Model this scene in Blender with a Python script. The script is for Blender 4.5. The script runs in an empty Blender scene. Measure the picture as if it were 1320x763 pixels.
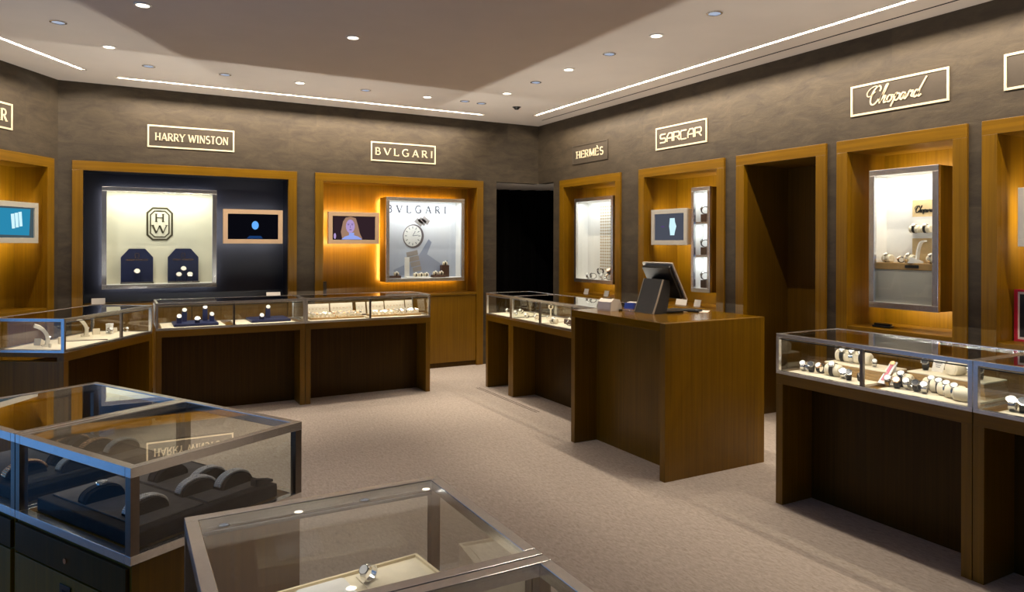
import bpy, bmesh, math, random
from mathutils import Matrix, Vector

# ------------------------------------------------------------------ camera, world, exposure
S = bpy.context.scene
COL = S.collection
rnd = random.Random(7)
cam_d = bpy.data.cameras.new('camera')
cam = bpy.data.objects.new('camera', cam_d)
COL.objects.link(cam)
cam_d.sensor_width = 36.0
cam_d.lens = 908.5 / 1320 * 36.0
cam_d.shift_y = -(381.5 - 313.88) / 1320
cam_d.clip_start = 0.02
cam.matrix_world = (Matrix.Translation((0, 0, 1.55)) @ Matrix.Rotation(math.radians(-29.0), 4, 'Z')
                    @ Matrix.Rotation(math.radians(90), 4, 'X') @ Matrix.Rotation(math.radians(0.178), 4, 'Z'))
S.camera = cam

world = bpy.data.worlds.new('world')
S.world = world
world.use_nodes = True
wb = world.node_tree.nodes['Background']
wb.inputs[0].default_value = (0.16, 0.43, 1.0, 1)          # daylight in the mall beyond the shop front
wb.inputs[1].default_value = 0.5
S.view_settings.view_transform = 'Standard'
S.view_settings.look = 'None'
S.view_settings.gamma = 1.0
S.view_settings.use_curve_mapping = False
S.view_settings.exposure = 0.4
try:
    S.cycles.transparent_max_bounces = 32
    S.cycles.max_bounces = 10
    S.cycles.sample_clamp_indirect = 4.0
    S.cycles.caustics_reflective = False
    S.cycles.caustics_refractive = False
except Exception:
    pass

WARM = (1.0, 0.85, 0.68)
NEUT = (1.0, 0.93, 0.84)
COOL = (0.93, 0.97, 1.0)
P_DOWN = 33.0        # ceiling downlight, W
P_SLOT = 13.5        # slot light, W per metre
P_CASE_UP = 7.5      # W per metre of counter strip
P_CASE_DN = 0.85
P_RIM_FILL = 0.03    # W, added uplight in the bottom centre case, brightening its rim
PI = math.pi
R = math.radians

def area(name, loc, rot, sx, sy, power, color, spread=180):
    l = bpy.data.lights.new(name, 'AREA'); l.shape = 'RECTANGLE'; l.size = sx; l.size_y = sy
    l.energy = power; l.color = color; l.spread = R(spread)
    o = bpy.data.objects.new(name, l); COL.objects.link(o)
    o.matrix_world = Matrix.Translation(loc) @ rot
    return o
def spot(name, loc, power, color, cone=90, blend=0.6, radius=0.03, rot=None):
    l = bpy.data.lights.new(name, 'SPOT'); l.energy = power; l.color = color
    l.spot_size = R(cone); l.spot_blend = blend; l.shadow_soft_size = radius
    o = bpy.data.objects.new(name, l); COL.objects.link(o)
    o.matrix_world = Matrix.Translation(loc) @ (rot or Matrix.Identity(4))
    return o

# ------------------------------------------------------------------ materials
def lin(h):
    h = h.lstrip('#'); v = [int(h[i:i+2], 16) / 255 for i in (0, 2, 4)]
    return tuple(x / 12.92 if x <= 0.04045 else ((x + 0.055) / 1.055) ** 2.4 for x in v) + (1.0,)
def newmat(name):
    m = bpy.data.materials.new(name); m.use_nodes = True
    return m, m.node_tree, m.node_tree.nodes['Principled BSDF']
def plain(name, col, rough=0.5, metal=0.0, spec=0.5, noise=0.0, nscale=40, bump=0.0, coat=0.0):
    m, t, b = newmat(name)
    c = lin(col) if isinstance(col, str) else tuple(col) + (1,)
    b.inputs['Base Color'].default_value = c
    b.inputs['Roughness'].default_value = rough
    b.inputs['Metallic'].default_value = metal
    b.inputs['Specular IOR Level'].default_value = spec
    b.inputs['Coat Weight'].default_value = coat
    n = t.nodes.new('ShaderNodeTexNoise'); n.inputs['Scale'].default_value = nscale; n.inputs['Detail'].default_value = 3
    tc = t.nodes.new('ShaderNodeTexCoord'); t.links.new(tc.outputs['Object'], n.inputs['Vector'])
    if noise:
        r = t.nodes.new('ShaderNodeValToRGB')
        r.color_ramp.elements[0].position = 0.3; r.color_ramp.elements[1].position = 0.7
        r.color_ramp.elements[0].color = tuple(x * (1 - noise) for x in c[:3]) + (1,)
        r.color_ramp.elements[1].color = tuple(min(1, x * (1 + noise)) for x in c[:3]) + (1,)
        t.links.new(n.outputs['Fac'], r.inputs['Fac']); t.links.new(r.outputs['Color'], b.inputs['Base Color'])
    if bump:
        bp = t.nodes.new('ShaderNodeBump'); bp.inputs['Strength'].default_value = bump; bp.inputs['Distance'].default_value = 0.005
        t.links.new(n.outputs['Fac'], bp.inputs['Height']); t.links.new(bp.outputs['Normal'], b.inputs['Normal'])
    return m
def wood(name, axis, c1='#684902', c2='#7f5a04', rough=0.36, spec=0.4):
    m, t, b = newmat(name)
    tc = t.nodes.new('ShaderNodeTexCoord'); mp = t.nodes.new('ShaderNodeMapping')
    sc = [62, 62, 62]; sc[axis] = 1.1
    mp.inputs['Scale'].default_value = sc
    t.links.new(tc.outputs['Object'], mp.inputs['Vector'])
    n = t.nodes.new('ShaderNodeTexNoise'); n.inputs['Scale'].default_value = 1.0; n.inputs['Detail'].default_value = 5; n.inputs['Roughness'].default_value = 0.6
    n.inputs['Distortion'].default_value = 0.3
    t.links.new(mp.outputs['Vector'], n.inputs['Vector'])
    r = t.nodes.new('ShaderNodeValToRGB')
    r.color_ramp.elements[0].position = 0.32; r.color_ramp.elements[0].color = lin(c1)
    r.color_ramp.elements[1].position = 0.68; r.color_ramp.elements[1].color = lin(c2)
    t.links.new(n.outputs['Fac'], r.inputs['Fac'])
    n2 = t.nodes.new('ShaderNodeTexNoise'); n2.inputs['Scale'].default_value = 1.7; n2.inputs['Detail'].default_value = 2
    t.links.new(tc.outputs['Object'], n2.inputs['Vector'])
    mr = t.nodes.new('ShaderNodeMapRange'); mr.inputs['From Min'].default_value = 0.3; mr.inputs['From Max'].default_value = 0.7
    mr.inputs['To Min'].default_value = 0.88; mr.inputs['To Max'].default_value = 1.1
    t.links.new(n2.outputs['Fac'], mr.inputs['Value'])
    mx = t.nodes.new('ShaderNodeVectorMath'); mx.operation = 'SCALE'
    t.links.new(r.outputs['Color'], mx.inputs[0]); t.links.new(mr.outputs['Result'], mx.inputs['Scale'])
    t.links.new(mx.outputs['Vector'], b.inputs['Base Color'])
    b.inputs['Roughness'].default_value = rough
    b.inputs['Specular IOR Level'].default_value = spec
    bp = t.nodes.new('ShaderNodeBump'); bp.inputs['Strength'].default_value = 0.12; bp.inputs['Distance'].default_value = 0.002
    t.links.new(n.outputs['Fac'], bp.inputs['Height']); t.links.new(bp.outputs['Normal'], b.inputs['Normal'])
    return m
def emit(name, col, strength=1.0):
    m = bpy.data.materials.new(name); m.use_nodes = True; t = m.node_tree
    t.nodes.remove(t.nodes['Principled BSDF'])
    e = t.nodes.new('ShaderNodeEmission'); e.inputs[0].default_value = lin(col); e.inputs[1].default_value = strength
    t.links.new(e.outputs[0], t.nodes['Material Output'].inputs[0])
    return m
def glass(name, tint=(0.97, 0.985, 0.975), gain=1.75):
    m = bpy.data.materials.new(name); m.use_nodes = True; t = m.node_tree
    t.nodes.remove(t.nodes['Principled BSDF'])
    tr = t.nodes.new('ShaderNodeBsdfTransparent'); tr.inputs[0].default_value = tint + (1,)
    gl = t.nodes.new('ShaderNodeBsdfGlossy'); gl.inputs['Roughness'].default_value = 0.0; gl.inputs['Color'].default_value = (1, 1, 1, 1)
    fr = t.nodes.new('ShaderNodeFresnel'); fr.inputs['IOR'].default_value = 1.5
    ge = t.nodes.new('ShaderNodeNewGeometry')
    mu = t.nodes.new('ShaderNodeMath'); mu.operation = 'MULTIPLY'; mu.inputs[1].default_value = gain; mu.use_clamp = True
    sub = t.nodes.new('ShaderNodeMath'); sub.operation = 'SUBTRACT'; sub.inputs[0].default_value = 1.0
    m2 = t.nodes.new('ShaderNodeMath'); m2.operation = 'MULTIPLY'
    t.links.new(fr.outputs[0], mu.inputs[0]); t.links.new(ge.outputs['Backfacing'], sub.inputs[1])
    t.links.new(mu.outputs[0], m2.inputs[0]); t.links.new(sub.outputs[0], m2.inputs[1])
    mx = t.nodes.new('ShaderNodeMixShader')
    t.links.new(m2.outputs[0], mx.inputs[0]); t.links.new(tr.outputs[0], mx.inputs[1]); t.links.new(gl.outputs[0], mx.inputs[2])
    t.links.new(mx.outputs[0], t.nodes['Material Output'].inputs[0])
    return m
def stucco(name):
    m, t, b = newmat(name)
    tc = t.nodes.new('ShaderNodeTexCoord')
    mp = t.nodes.new('ShaderNodeMapping'); mp.inputs['Scale'].default_value = (1.0, 1.0, 2.6)
    t.links.new(tc.outputs['Object'], mp.inputs['Vector'])
    n = t.nodes.new('ShaderNodeTexNoise'); n.inputs['Scale'].default_value = 4.2; n.inputs['Detail'].default_value = 9; n.inputs['Roughness'].default_value = 0.68; n.inputs['Distortion'].default_value = 0.5
    t.links.new(mp.outputs['Vector'], n.inputs['Vector'])
    br = t.nodes.new('ShaderNodeTexBrick')
    br.inputs['Scale'].default_value = 1.0; br.inputs['Brick Width'].default_value = 0.62; br.inputs['Row Height'].default_value = 0.36
    br.inputs['Mortar Size'].default_value = 0.0; br.inputs['Color1'].default_value = (0.86, 0.86, 0.86, 1); br.inputs['Color2'].default_value = (1.12, 1.12, 1.12, 1)
    mp2 = t.nodes.new('ShaderNodeMapping'); mp2.inputs['Rotation'].default_value = (R(90), 0, 0)
    # warp the trowel patches slightly
    t.links.new(tc.outputs['Object'], mp2.inputs['Vector']); t.links.new(mp2.outputs['Vector'], br.inputs['Vector'])
    r = t.nodes.new('ShaderNodeValToRGB')
    r.color_ramp.elements[0].position = 0.28; r.color_ramp.elements[0].color = lin('#352d24')
    r.color_ramp.elements[1].position = 0.75; r.color_ramp.elements[1].color = lin('#514737')
    t.links.new(n.outputs['Fac'], r.inputs['Fac'])
    mx = t.nodes.new('ShaderNodeMix'); mx.data_type = 'RGBA'; mx.blend_type = 'MULTIPLY'; mx.inputs['Factor'].default_value = 0.8
    t.links.new(r.outputs['Color'], mx.inputs['A']); t.links.new(br.outputs['Color'], mx.inputs['B'])
    t.links.new(mx.outputs['Result'], b.inputs['Base Color'])
    b.inputs['Roughness'].default_value = 0.62; b.inputs['Specular IOR Level'].default_value = 0.35
    bp = t.nodes.new('ShaderNodeBump'); bp.inputs['Strength'].default_value = 0.35; bp.inputs['Distance'].default_value = 0.01
    t.links.new(n.outputs['Fac'], bp.inputs['Height']); t.links.new(bp.outputs['Normal'], b.inputs['Normal'])
    return m
def carpet(name):
    m, t, b = newmat(name)
    tc = t.nodes.new('ShaderNodeTexCoord')
    mp = t.nodes.new('ShaderNodeMapping'); mp.inputs['Rotation'].default_value = (0, 0, R(30)); mp.inputs['Scale'].default_value = (70, 26, 40)
    t.links.new(tc.outputs['Object'], mp.inputs['Vector'])
    n = t.nodes.new('ShaderNodeTexNoise'); n.inputs['Scale'].default_value = 1.0; n.inputs['Detail'].default_value = 5; n.inputs['Roughness'].default_value = 0.7; n.inputs['Distortion'].default_value = 0.6
    t.links.new(mp.outputs['Vector'], n.inputs['Vector'])
    r = t.nodes.new('ShaderNodeValToRGB')
    r.color_ramp.elements[0].position = 0.25; r.color_ramp.elements[0].color = lin('#a09386')
    r.color_ramp.elements[1].position = 0.75; r.color_ramp.elements[1].color = lin('#cdc2b8')
    t.links.new(n.outputs['Fac'], r.inputs['Fac']); t.links.new(r.outputs['Color'], b.inputs['Base Color'])
    b.inputs['Roughness'].default_value = 0.95; b.inputs['Specular IOR Level'].default_value = 0.1
    bp = t.nodes.new('ShaderNodeBump'); bp.inputs['Strength'].default_value = 0.5; bp.inputs['Distance'].default_value = 0.006
    t.links.new(n.outputs['Fac'], bp.inputs['Height']); t.links.new(bp.outputs['Normal'], b.inputs['Normal'])
    return m
def poster_mat(name):
    m, t, b = newmat(name)
    tc = t.nodes.new('ShaderNodeTexCoord'); sx = t.nodes.new('ShaderNodeSeparateXYZ')
    t.links.new(tc.outputs['Generated'], sx.inputs[0])
    r = t.nodes.new('ShaderNodeValToRGB')
    e = r.color_ramp.elements
    e[0].position = 0.0; e[0].color = lin('#b4bccd'); e[1].position = 0.62; e[1].color = lin('#e9ebf0')
    k = e.new(0.3); k.color = lin('#b9c1d2')
    t.links.new(sx.outputs['Z'], r.inputs['Fac']); t.links.new(r.outputs['Color'], b.inputs['Base Color'])
    b.inputs['Roughness'].default_value = 0.5
    return m

M = dict(
    wood_v=wood('wood_vertical', 2), wood_x=wood('wood_horizontal', 0),
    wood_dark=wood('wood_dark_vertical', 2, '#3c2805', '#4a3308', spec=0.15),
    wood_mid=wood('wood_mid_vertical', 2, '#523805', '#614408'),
    stucco=stucco('trowelled_stucco'), carpet=carpet('taupe_carpet'),
    ceiling=plain('ceiling_paint', '#e4dbd4', 0.9, spec=0.2, noise=0.02, nscale=3),
    metal=plain('brushed_steel', (0.84, 0.84, 0.84), 0.25, 1.0, noise=0.06, nscale=90),
    dark_metal=plain('bronze_steel', (0.22, 0.19, 0.165), 0.3, 1.0, noise=0.05, nscale=90),
    chrome=plain('polished_steel', (0.75, 0.74, 0.72), 0.12, 1.0),
    gold=plain('rose_gold', (0.83, 0.50, 0.30), 0.2, 1.0),
    glass=glass('clear_glass'), glass_dim=glass('showcase_glass', gain=1.0), glass_ar=glass('coated_glass', gain=0.2),
    cream=plain('cream_suede', '#e6dac2', 0.85, noise=0.04, nscale=60, bump=0.1),
    ivory=plain('ivory_leather', '#e8dcc2', 0.5, noise=0.03, nscale=50),
    beige=plain('beige_leather', '#a88655', 0.6, noise=0.06, nscale=30),
    white=plain('white_lacquer', '#f2f0ec', 0.45, noise=0.02, nscale=20),
    sign_white=plain('ivory_enamel', '#e6d6b4', 0.4, noise=0.01, nscale=20),
    sign_grey=plain('taupe_sign_metal', '#4c443a', 0.45, metal=0.2, noise=0.06, nscale=14),
    navy=plain('navy_leather', '#131d48', 0.4, noise=0.1, nscale=40),
    navy_panel=plain('navy_panel', '#0d0f1a', 0.5, noise=0.08, nscale=10),
    black=plain('black_leather', '#343233', 0.8, spec=0.06, noise=0.15, nscale=50),
    charcoal=plain('charcoal_suede', '#5a5757', 0.9, spec=0.05, noise=0.1, nscale=40),
    black_plastic=plain('black_plastic', '#131314', 0.35, noise=0.1, nscale=30),
    grey_plastic=plain('slate_plastic', '#3a3d40', 0.4, noise=0.06, nscale=30),
    curtain=plain('black_velvet', '#0a0909', 0.95, spec=0.1, noise=0.2, nscale=20),
    cream_panel=plain('cream_lacquer', '#e9e6d2', 0.5, noise=0.02, nscale=12),
    velvet=plain('black_velvet_form', '#141315', 0.85, spec=0.15, noise=0.1, nscale=60),
    taupe_suede=plain('taupe_suede', '#6b5a4c', 0.85, noise=0.06, nscale=30),
    brown=plain('brown_leather', '#4b3022', 0.55, noise=0.1, nscale=40),
    dial=plain('white_dial', '#f5f3ee', 0.3), dial_dark=plain('dark_dial', '#1c1f26', 0.25),
    gem=plain('white_gem', (0.95, 0.95, 0.97), 0.12, 0.4, noise=0.3, nscale=300),
    pink=plain('pink_strap', '#d67a90', 0.5), red=plain('red_lacquer', '#b3122e', 0.35), blue=plain('blue_plastic', '#2340a0', 0.4),
    frost=plain('frosted_panel', '#b8b5ac', 0.35, noise=0.03, nscale=8),
    tan=plain('tan_bezel', '#c9a987', 0.45, noise=0.02, nscale=20),
    silver=plain('silver_bezel', '#c4beb2', 0.4, 0.3, noise=0.02, nscale=20),
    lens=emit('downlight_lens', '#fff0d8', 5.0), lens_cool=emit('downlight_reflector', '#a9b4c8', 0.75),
    poster=poster_mat('poster_print'), ink=plain('poster_ink', '#6d7078', 0.5), ink_black=plain('black_ink', '#1a1815', 0.5),
    scr_black=emit('screen_black', '#07070c', 1.0), scr_blue=emit('screen_blue', '#25789a', 1.0), scr_grey=emit('screen_grey', '#41444e', 1.0),
    scr_frame=emit('screen_dark_edge', '#3c4a50', 1.0),
    px_blue=emit('picture_blue', '#5a9be0', 1.0), px_navy=emit('picture_navy', '#14305a', 1.0), px_pale=emit('picture_pale', '#b9dbe4', 1.0),
    px_skin=emit('picture_skin', '#9c86b4', 1.0), px_hair=emit('picture_hair', '#8e6f5c', 1.0), px_bust=emit('picture_shoulder', '#8394d2', 1.0),
    px_dark=emit('picture_brown', '#2a1d22', 1.0), px_line=emit('picture_line', '#4a3a66', 1.0),
    slot_grey=plain('slot_aluminium', '#8d877f', 0.6, noise=0.03, nscale=30),
    paper=plain('white_card', '#e9e2d6', 0.7), 
)

# ------------------------------------------------------------------ mesh builder
class MB:
    def __init__(s): s.bm = bmesh.new()
    def box(s, x0, y0, z0, x1, y1, z1, bev=0.0, mat=None):
        r = bmesh.ops.create_cube(s.bm, size=1.0)
        vs = r['verts']
        for v in vs:
            v.co = Vector(((x0 + x1) / 2 + v.co.x * (x1 - x0), (y0 + y1) / 2 + v.co.y * (y1 - y0), (z0 + z1) / 2 + v.co.z * (z1 - z0)))
        if bev:
            es = list({e for v in vs for e in v.link_edges})
            r2 = bmesh.ops.bevel(s.bm, geom=es, offset=bev, segments=2, affect='EDGES', profile=0.5)
            vs = list({v for f in r2['faces'] for v in f.verts} | {v for v in vs if v.is_valid})
        if mat is not None:
            for v in vs: v.co = mat @ v.co
        return s
    def prism(s, poly, a0, a1, plane='xz', mat=None):
        """poly: 2-D outline; extruded a0..a1 along the third axis"""
        def P(p, a):
            if plane == 'xz': return Vector((p[0], a, p[1]))
            if plane == 'xy': return Vector((p[0], p[1], a))
            return Vector((a, p[0], p[1]))
        lo = [s.bm.verts.new(P(p, a0)) for p in poly]; hi = [s.bm.verts.new(P(p, a1)) for p in poly]
        n = len(poly); fs = []
        fs.append(s.bm.faces.new(lo)); fs.append(s.bm.faces.new(hi[::-1]))
        for i in range(n):
            j = (i + 1) % n
            fs.append(s.bm.faces.new((lo[i], hi[i], hi[j], lo[j])))
        bmesh.ops.recalc_face_normals(s.bm, faces=fs)
        if mat is not None:
            for v in lo + hi: v.co = mat @ v.co
        return s
    def lathe(s, prof, seg=20, mat=None):
        rings = []
        for r, z in prof:
            if r < 1e-6: rings.append([s.bm.verts.new((0, 0, z))])
            else: rings.append([s.bm.verts.new((r * math.cos(2 * PI * k / seg), r * math.sin(2 * PI * k / seg), z)) for k in range(seg)])
        fs = []
        for a, b in zip(rings, rings[1:]):
            for k in range(seg):
                k2 = (k + 1) % seg
                if len(a) == 1 and len(b) == 1: continue
                if len(a) == 1: fs.append(s.bm.faces.new((a[0], b[k], b[k2])))
                elif len(b) == 1: fs.append(s.bm.faces.new((a[k], b[0], a[k2])))
                else: fs.append(s.bm.faces.new((a[k], b[k], b[k2], a[k2])))
        bmesh.ops.recalc_face_normals(s.bm, faces=fs)
        if mat is not None:
            for rg in rings:
                for v in rg: v.co = mat @ v.co
        return s
    def cyl(s, r, h, seg=20, mat=None, bev=0.0):
        if bev: return s.lathe([(0, 0), (r - bev, 0), (r, bev), (r, h - bev), (r - bev, h), (0, h)], seg, mat)
        return s.lathe([(0, 0), (r, 0), (r, h), (0, h)], seg, mat)
    def ball(s, r, mat=None, seg=8):
        n = seg // 2
        return s.lathe([(r * math.sin(PI * k / n), -r * math.cos(PI * k / n)) for k in range(n + 1)], seg, mat)
    def sweep(s, path, w, h, closed=False, up=(0, 1, 0)):
        """rectangular band swept along a path of points; w along `up`, h in the plane"""
        up = Vector(up); n = len(path); pts = [Vector(p) for p in path]; rings = []
        for i, p in enumerate(pts):
            if closed: t = pts[(i + 1) % n] - pts[i - 1]
            else: t = pts[min(i + 1, n - 1)] - pts[max(i - 1, 0)]
            t.normalize(); nn = t.cross(up).normalized()
            ww = w[i] if isinstance(w, (list, tuple)) else w
            rings.append([s.bm.verts.new(p + up * ww / 2 * a + nn * h / 2 * b) for a, b in ((1, 1), (-1, 1), (-1, -1), (1, -1))])
        fs = []
        for i in range(n if closed else n - 1):
            a, b = rings[i], rings[(i + 1) % n]
            for k in range(4):
                fs.append(s.bm.faces.new((a[k], b[k], b[(k + 1) % 4], a[(k + 1) % 4])))
        if not closed:
            fs.append(s.bm.faces.new(rings[0])); fs.append(s.bm.faces.new(rings[-1][::-1]))
        bmesh.ops.recalc_face_normals(s.bm, faces=fs)
        return s
    def mesh(s, name, mat, smooth=False):
        me = bpy.data.meshes.new(name); s.bm.to_mesh(me); s.bm.free()
        me.materials.append(mat)
        if smooth:
            for p in me.polygons: p.use_smooth = True
            try: me.set_sharp_from_angle(angle=R(40))
            except Exception: pass
        return me
def obj(name, me, parent=None, loc=(0, 0, 0), rot=(0, 0, 0)):
    o = bpy.data.objects.new(name, me); COL.objects.link(o)
    o.location = loc; o.rotation_euler = rot
    if parent: o.parent = parent
    return o
def part(parent, name, mb, mat, smooth=False, label=None):
    o = obj(name, mb.mesh(name, mat, smooth), parent)
    if label: o['label'] = label
    return o
def tag(o, label, cat, group=None):
    o['label'] = label; o['category'] = cat
    if group: o['group'] = group
    return o
def thing(name, label, cat, loc=(0, 0, 0), rz=0.0, group=None):
    o = bpy.data.objects.new(name, None); COL.objects.link(o)
    o.empty_display_size = 0.05
    o.location = loc; o.rotation_euler = (0, 0, rz)
    return tag(o, label, cat, group)
def struct(name, mb, mat, loc=(0, 0, 0), rz=0):
    o = obj(name, mb.mesh(name, mat), None, loc, (0, 0, rz)); o['kind'] = 'structure'
    return o
def at(loc, rz, x, y, z=0):
    c, s_ = math.cos(rz), math.sin(rz)
    return (loc[0] + c * x - s_ * y, loc[1] + s_ * x + c * y, (loc[2] if len(loc) > 2 else 0) + z)
ORD = ['first', 'second', 'third', 'fourth', 'fifth', 'sixth', 'seventh', 'eighth', 'ninth', 'tenth', 'eleventh', 'twelfth',
       'thirteenth', 'fourteenth', 'fifteenth', 'sixteenth', 'seventeenth', 'eighteenth', 'nineteenth', 'twentieth']

# kits: small goods made once, then copied with shared mesh data
KITS = {}
def kit(name, *parts):
    """parts: (part name, mesh) or (part name, mesh, [(sub name, mesh)...])"""
    KITS[name] = parts
def place(kind, name, label, cat, loc, rz=0.0, group=None, rot=None, sc=1.0):
    t = thing(name, label, cat, loc, rz, group)
    if rot: t.rotation_euler = rot
    t.scale = (sc, sc, sc)
    for p in KITS[kind]:
        o = obj(p[0], p[1], t)
        for q in (p[2] if len(p) > 2 else ()):
            obj(q[0], q[1], o)
    return t

# ------------------------------------------------------------------ lettering: strokes swept as flat bars
def arc(cx, cy, rx, ry, a0, a1, n=10):
    return [(cx + rx * math.cos(R(a0 + (a1 - a0) * k / n)), cy + ry * math.sin(R(a0 + (a1 - a0) * k / n))) for k in range(n + 1)]
GL = {   # glyph: (advance, [(weight, polyline)...], serif points)
    'H': (0.80, [(1, [(.1, 0), (.1, 1)]), (1, [(.68, 0), (.68, 1)]), (.6, [(.1, .5), (.68, .5)])], [(.1, 0), (.1, 1), (.68, 0), (.68, 1)]),
    'A': (0.84, [(.6, [(.04, 0), (.41, 1)]), (1.1, [(.41, 1), (.78, 0)]), (.6, [(.17, .33), (.65, .33)])], [(.04, 0), (.78, 0)]),
    'R': (0.76, [(1, [(.1, 0), (.1, 1)]), (.7, [(.1, .97), (.36, .97)] + arc(.36, .73, .25, .24, 90, -90) + [(.1, .49)]), (1.1, [(.34, .49), (.7, 0)])], [(.1, 0), (.1, 1), (.7, 0)]),
    'Y': (0.76, [(1.1, [(.02, 1), (.38, .48)]), (.6, [(.74, 1), (.38, .48)]), (1, [(.38, .5), (.38, 0)])], [(.38, 0), (.02, 1), (.74, 1)]),
    'W': (1.14, [(1.1, [(.02, 1), (.3, 0)]), (.6, [(.3, 0), (.56, .95)]), (1.1, [(.56, .95), (.82, 0)]), (.6, [(.82, 0), (1.1, 1)])], [(.02, 1), (1.1, 1)]),
    'I': (0.32, [(1, [(.16, 0), (.16, 1)])], [(.16, 0), (.16, 1)]),
    'N': (0.84, [(.6, [(.1, 0), (.1, 1)]), (1.1, [(.1, 1), (.72, 0)]), (.6, [(.72, 0), (.72, 1)])], [(.1, 0), (.72, 1)]),
    'S': (0.64, [(.9, arc(.33, .74, .25, .24, 40, 270) + arc(.33, .26, .27, .25, 90, -140)[1:])], []),
    'T': (0.70, [(1, [(.35, 0), (.35, 1)]), (.7, [(.03, .97), (.67, .97)])], [(.35, 0)]),
    'O': (0.98, [(.9, arc(.48, .5, .42, .49, 0, 360, 22))], []),
    'B': (0.72, [(1, [(.1, 0), (.1, 1)]), (.8, [(.1, .97), (.34, .97)] + arc(.34, .75, .22, .22, 90, -90) + [(.1, .53)]), (.8, [(.34, .53)] + arc(.36, .28, .27, .25, 90, -90) + [(.1, .03)])], [(.1, 0), (.1, 1)]),
    'V': (0.84, [(1.1, [(.02, 1), (.42, 0)]), (.6, [(.42, 0), (.8, 1)])], [(.02, 1), (.8, 1)]),
    'L': (0.66, [(1, [(.1, 0), (.1, 1)]), (.7, [(.1, .03), (.6, .03), (.62, .2)])], [(.1, 0), (.1, 1)]),
    'G': (0.94, [(.9, arc(.48, .5, .42, .49, 48, 318, 18)), (1, [(.8, .08), (.8, .44)]), (.6, [(.58, .44), (.9, .44)])], []),
    'E': (0.68, [(1, [(.1, 0), (.1, 1)]), (.7, [(.1, .97), (.58, .97), (.6, .8)]), (.7, [(.1, .52), (.46, .52)]), (.7, [(.1, .03), (.6, .03), (.62, .2)])], [(.1, 0), (.1, 1), (.46, .52)]),
    'M': (0.98, [(1, [(.1, 0), (.1, 1)]), (1, [(.1, 1), (.49, .1)]), (1, [(.49, .1), (.88, 1)]), (1, [(.88, 1), (.88, 0)])], [(.1, 0), (.88, 0), (.1, 1), (.88, 1)]),
    '`': (0.0, [(.8, [(-.46, 1.28), (-.28, 1.12)])], []),
    ' ': (0.36, [], []),
}
TECH = {
    'S': (1.0, [(1, [(.92, 1), (.12, 1), (0, .88), (0, .62), (.12, .5), (.78, .5), (.9, .38), (.9, .12), (.78, 0), (-.04, 0)])]),
    'A': (1.0, [(1, [(.02, 0), (.02, .62), (.2, .8), (.34, 1), (.78, 1), (.9, .88), (.9, 0)]), (1, [(.02, .42), (.9, .42)])]),
    'R': (1.02, [(1, [(0, 0), (0, 1), (.8, 1), (.92, .88), (.92, .58), (.8, .46), (.2, .46)]), (1, [(.5, .46), (.98, 0)])]),
    'C': (1.0, [(1, [(.92, 1), (.12, 1), (0, .88), (0, .12), (.12, 0), (.92, 0)])]),
}
def smooth_curve(pts, sub=5):
    out = []; n = len(pts)
    for i in range(n - 1):
        p0, p1, p2, p3 = pts[max(i - 1, 0)], pts[i], pts[i + 1], pts[min(i + 2, n - 1)]
        for k in range(sub):
            t = k / sub
            out.append(tuple(0.5 * (2 * p1[j] + (p2[j] - p0[j]) * t + (2 * p0[j] - 5 * p1[j] + 4 * p2[j] - p3[j]) * t * t
                             + (3 * p1[j] - p0[j] - 3 * p2[j] + p3[j]) * t ** 3) for j in (0, 1)))
    out.append(pts[-1]); return out
def sh(dx, pts): return [(p[0] + dx, p[1]) for p in pts]
SCRIPT = [  # flowing signature strokes, x-height about 0.42
    (1, smooth_curve([(.82, .72), (.86, .9), (.76, 1.04), (.58, .98), (.42, .74), (.32, .42), (.34, .12), (.48, -.02), (.66, .06), (.8, .26)])),
    (.55, smooth_curve([(.72, 1.04), (.44, 1.06), (.16, .92), (.04, .7), (.12, .52), (.32, .54), (.54, .74)])),
    (1, smooth_curve(sh(.12, [(.72, .1), (.92, .5), (1.1, .95), (1.12, 1.06), (1.03, .98), (.9, .5), (.76, .0)]))),
    (1, smooth_curve(sh(.12, [(.8, .12), (.98, .38), (1.08, .38), (1.04, .2), (1.02, .04), (1.12, .02), (1.2, .12)]))),
    (1, smooth_curve(sh(.12, [(1.44, .36), (1.3, .38), (1.2, .22), (1.22, .04), (1.36, .02), (1.48, .18), (1.44, .36), (1.56, .34)]))),
    (1, smooth_curve(sh(.12, [(1.56, .2), (1.72, .42), (1.62, .1), (1.48, -.3)]))),
    (1, smooth_curve(sh(.12, [(1.66, .26), (1.8, .4), (1.92, .34), (1.9, .14), (1.78, .02), (1.66, .06)]))),
    (1, smooth_curve(sh(.12, [(2.22, .36), (2.08, .38), (1.98, .2), (2.0, .04), (2.1, .04), (2.24, .3), (2.2, .08), (2.28, .02), (2.36, .14)]))),
    (1, smooth_curve(sh(.12, [(2.36, .12), (2.48, .42), (2.54, .36), (2.66, .38), (2.6, .12), (2.7, .06)]))),
    (1, smooth_curve(sh(.12, [(2.98, .36), (2.84, .38), (2.74, .2), (2.76, .04), (2.88, .04), (3.02, .3)]))),
    (1, smooth_curve(sh(.12, [(3.30, 1.06), (3.16, .74), (3.02, .4), (2.96, .1), (3.04, .02), (3.14, .12)]))),
]
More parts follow.
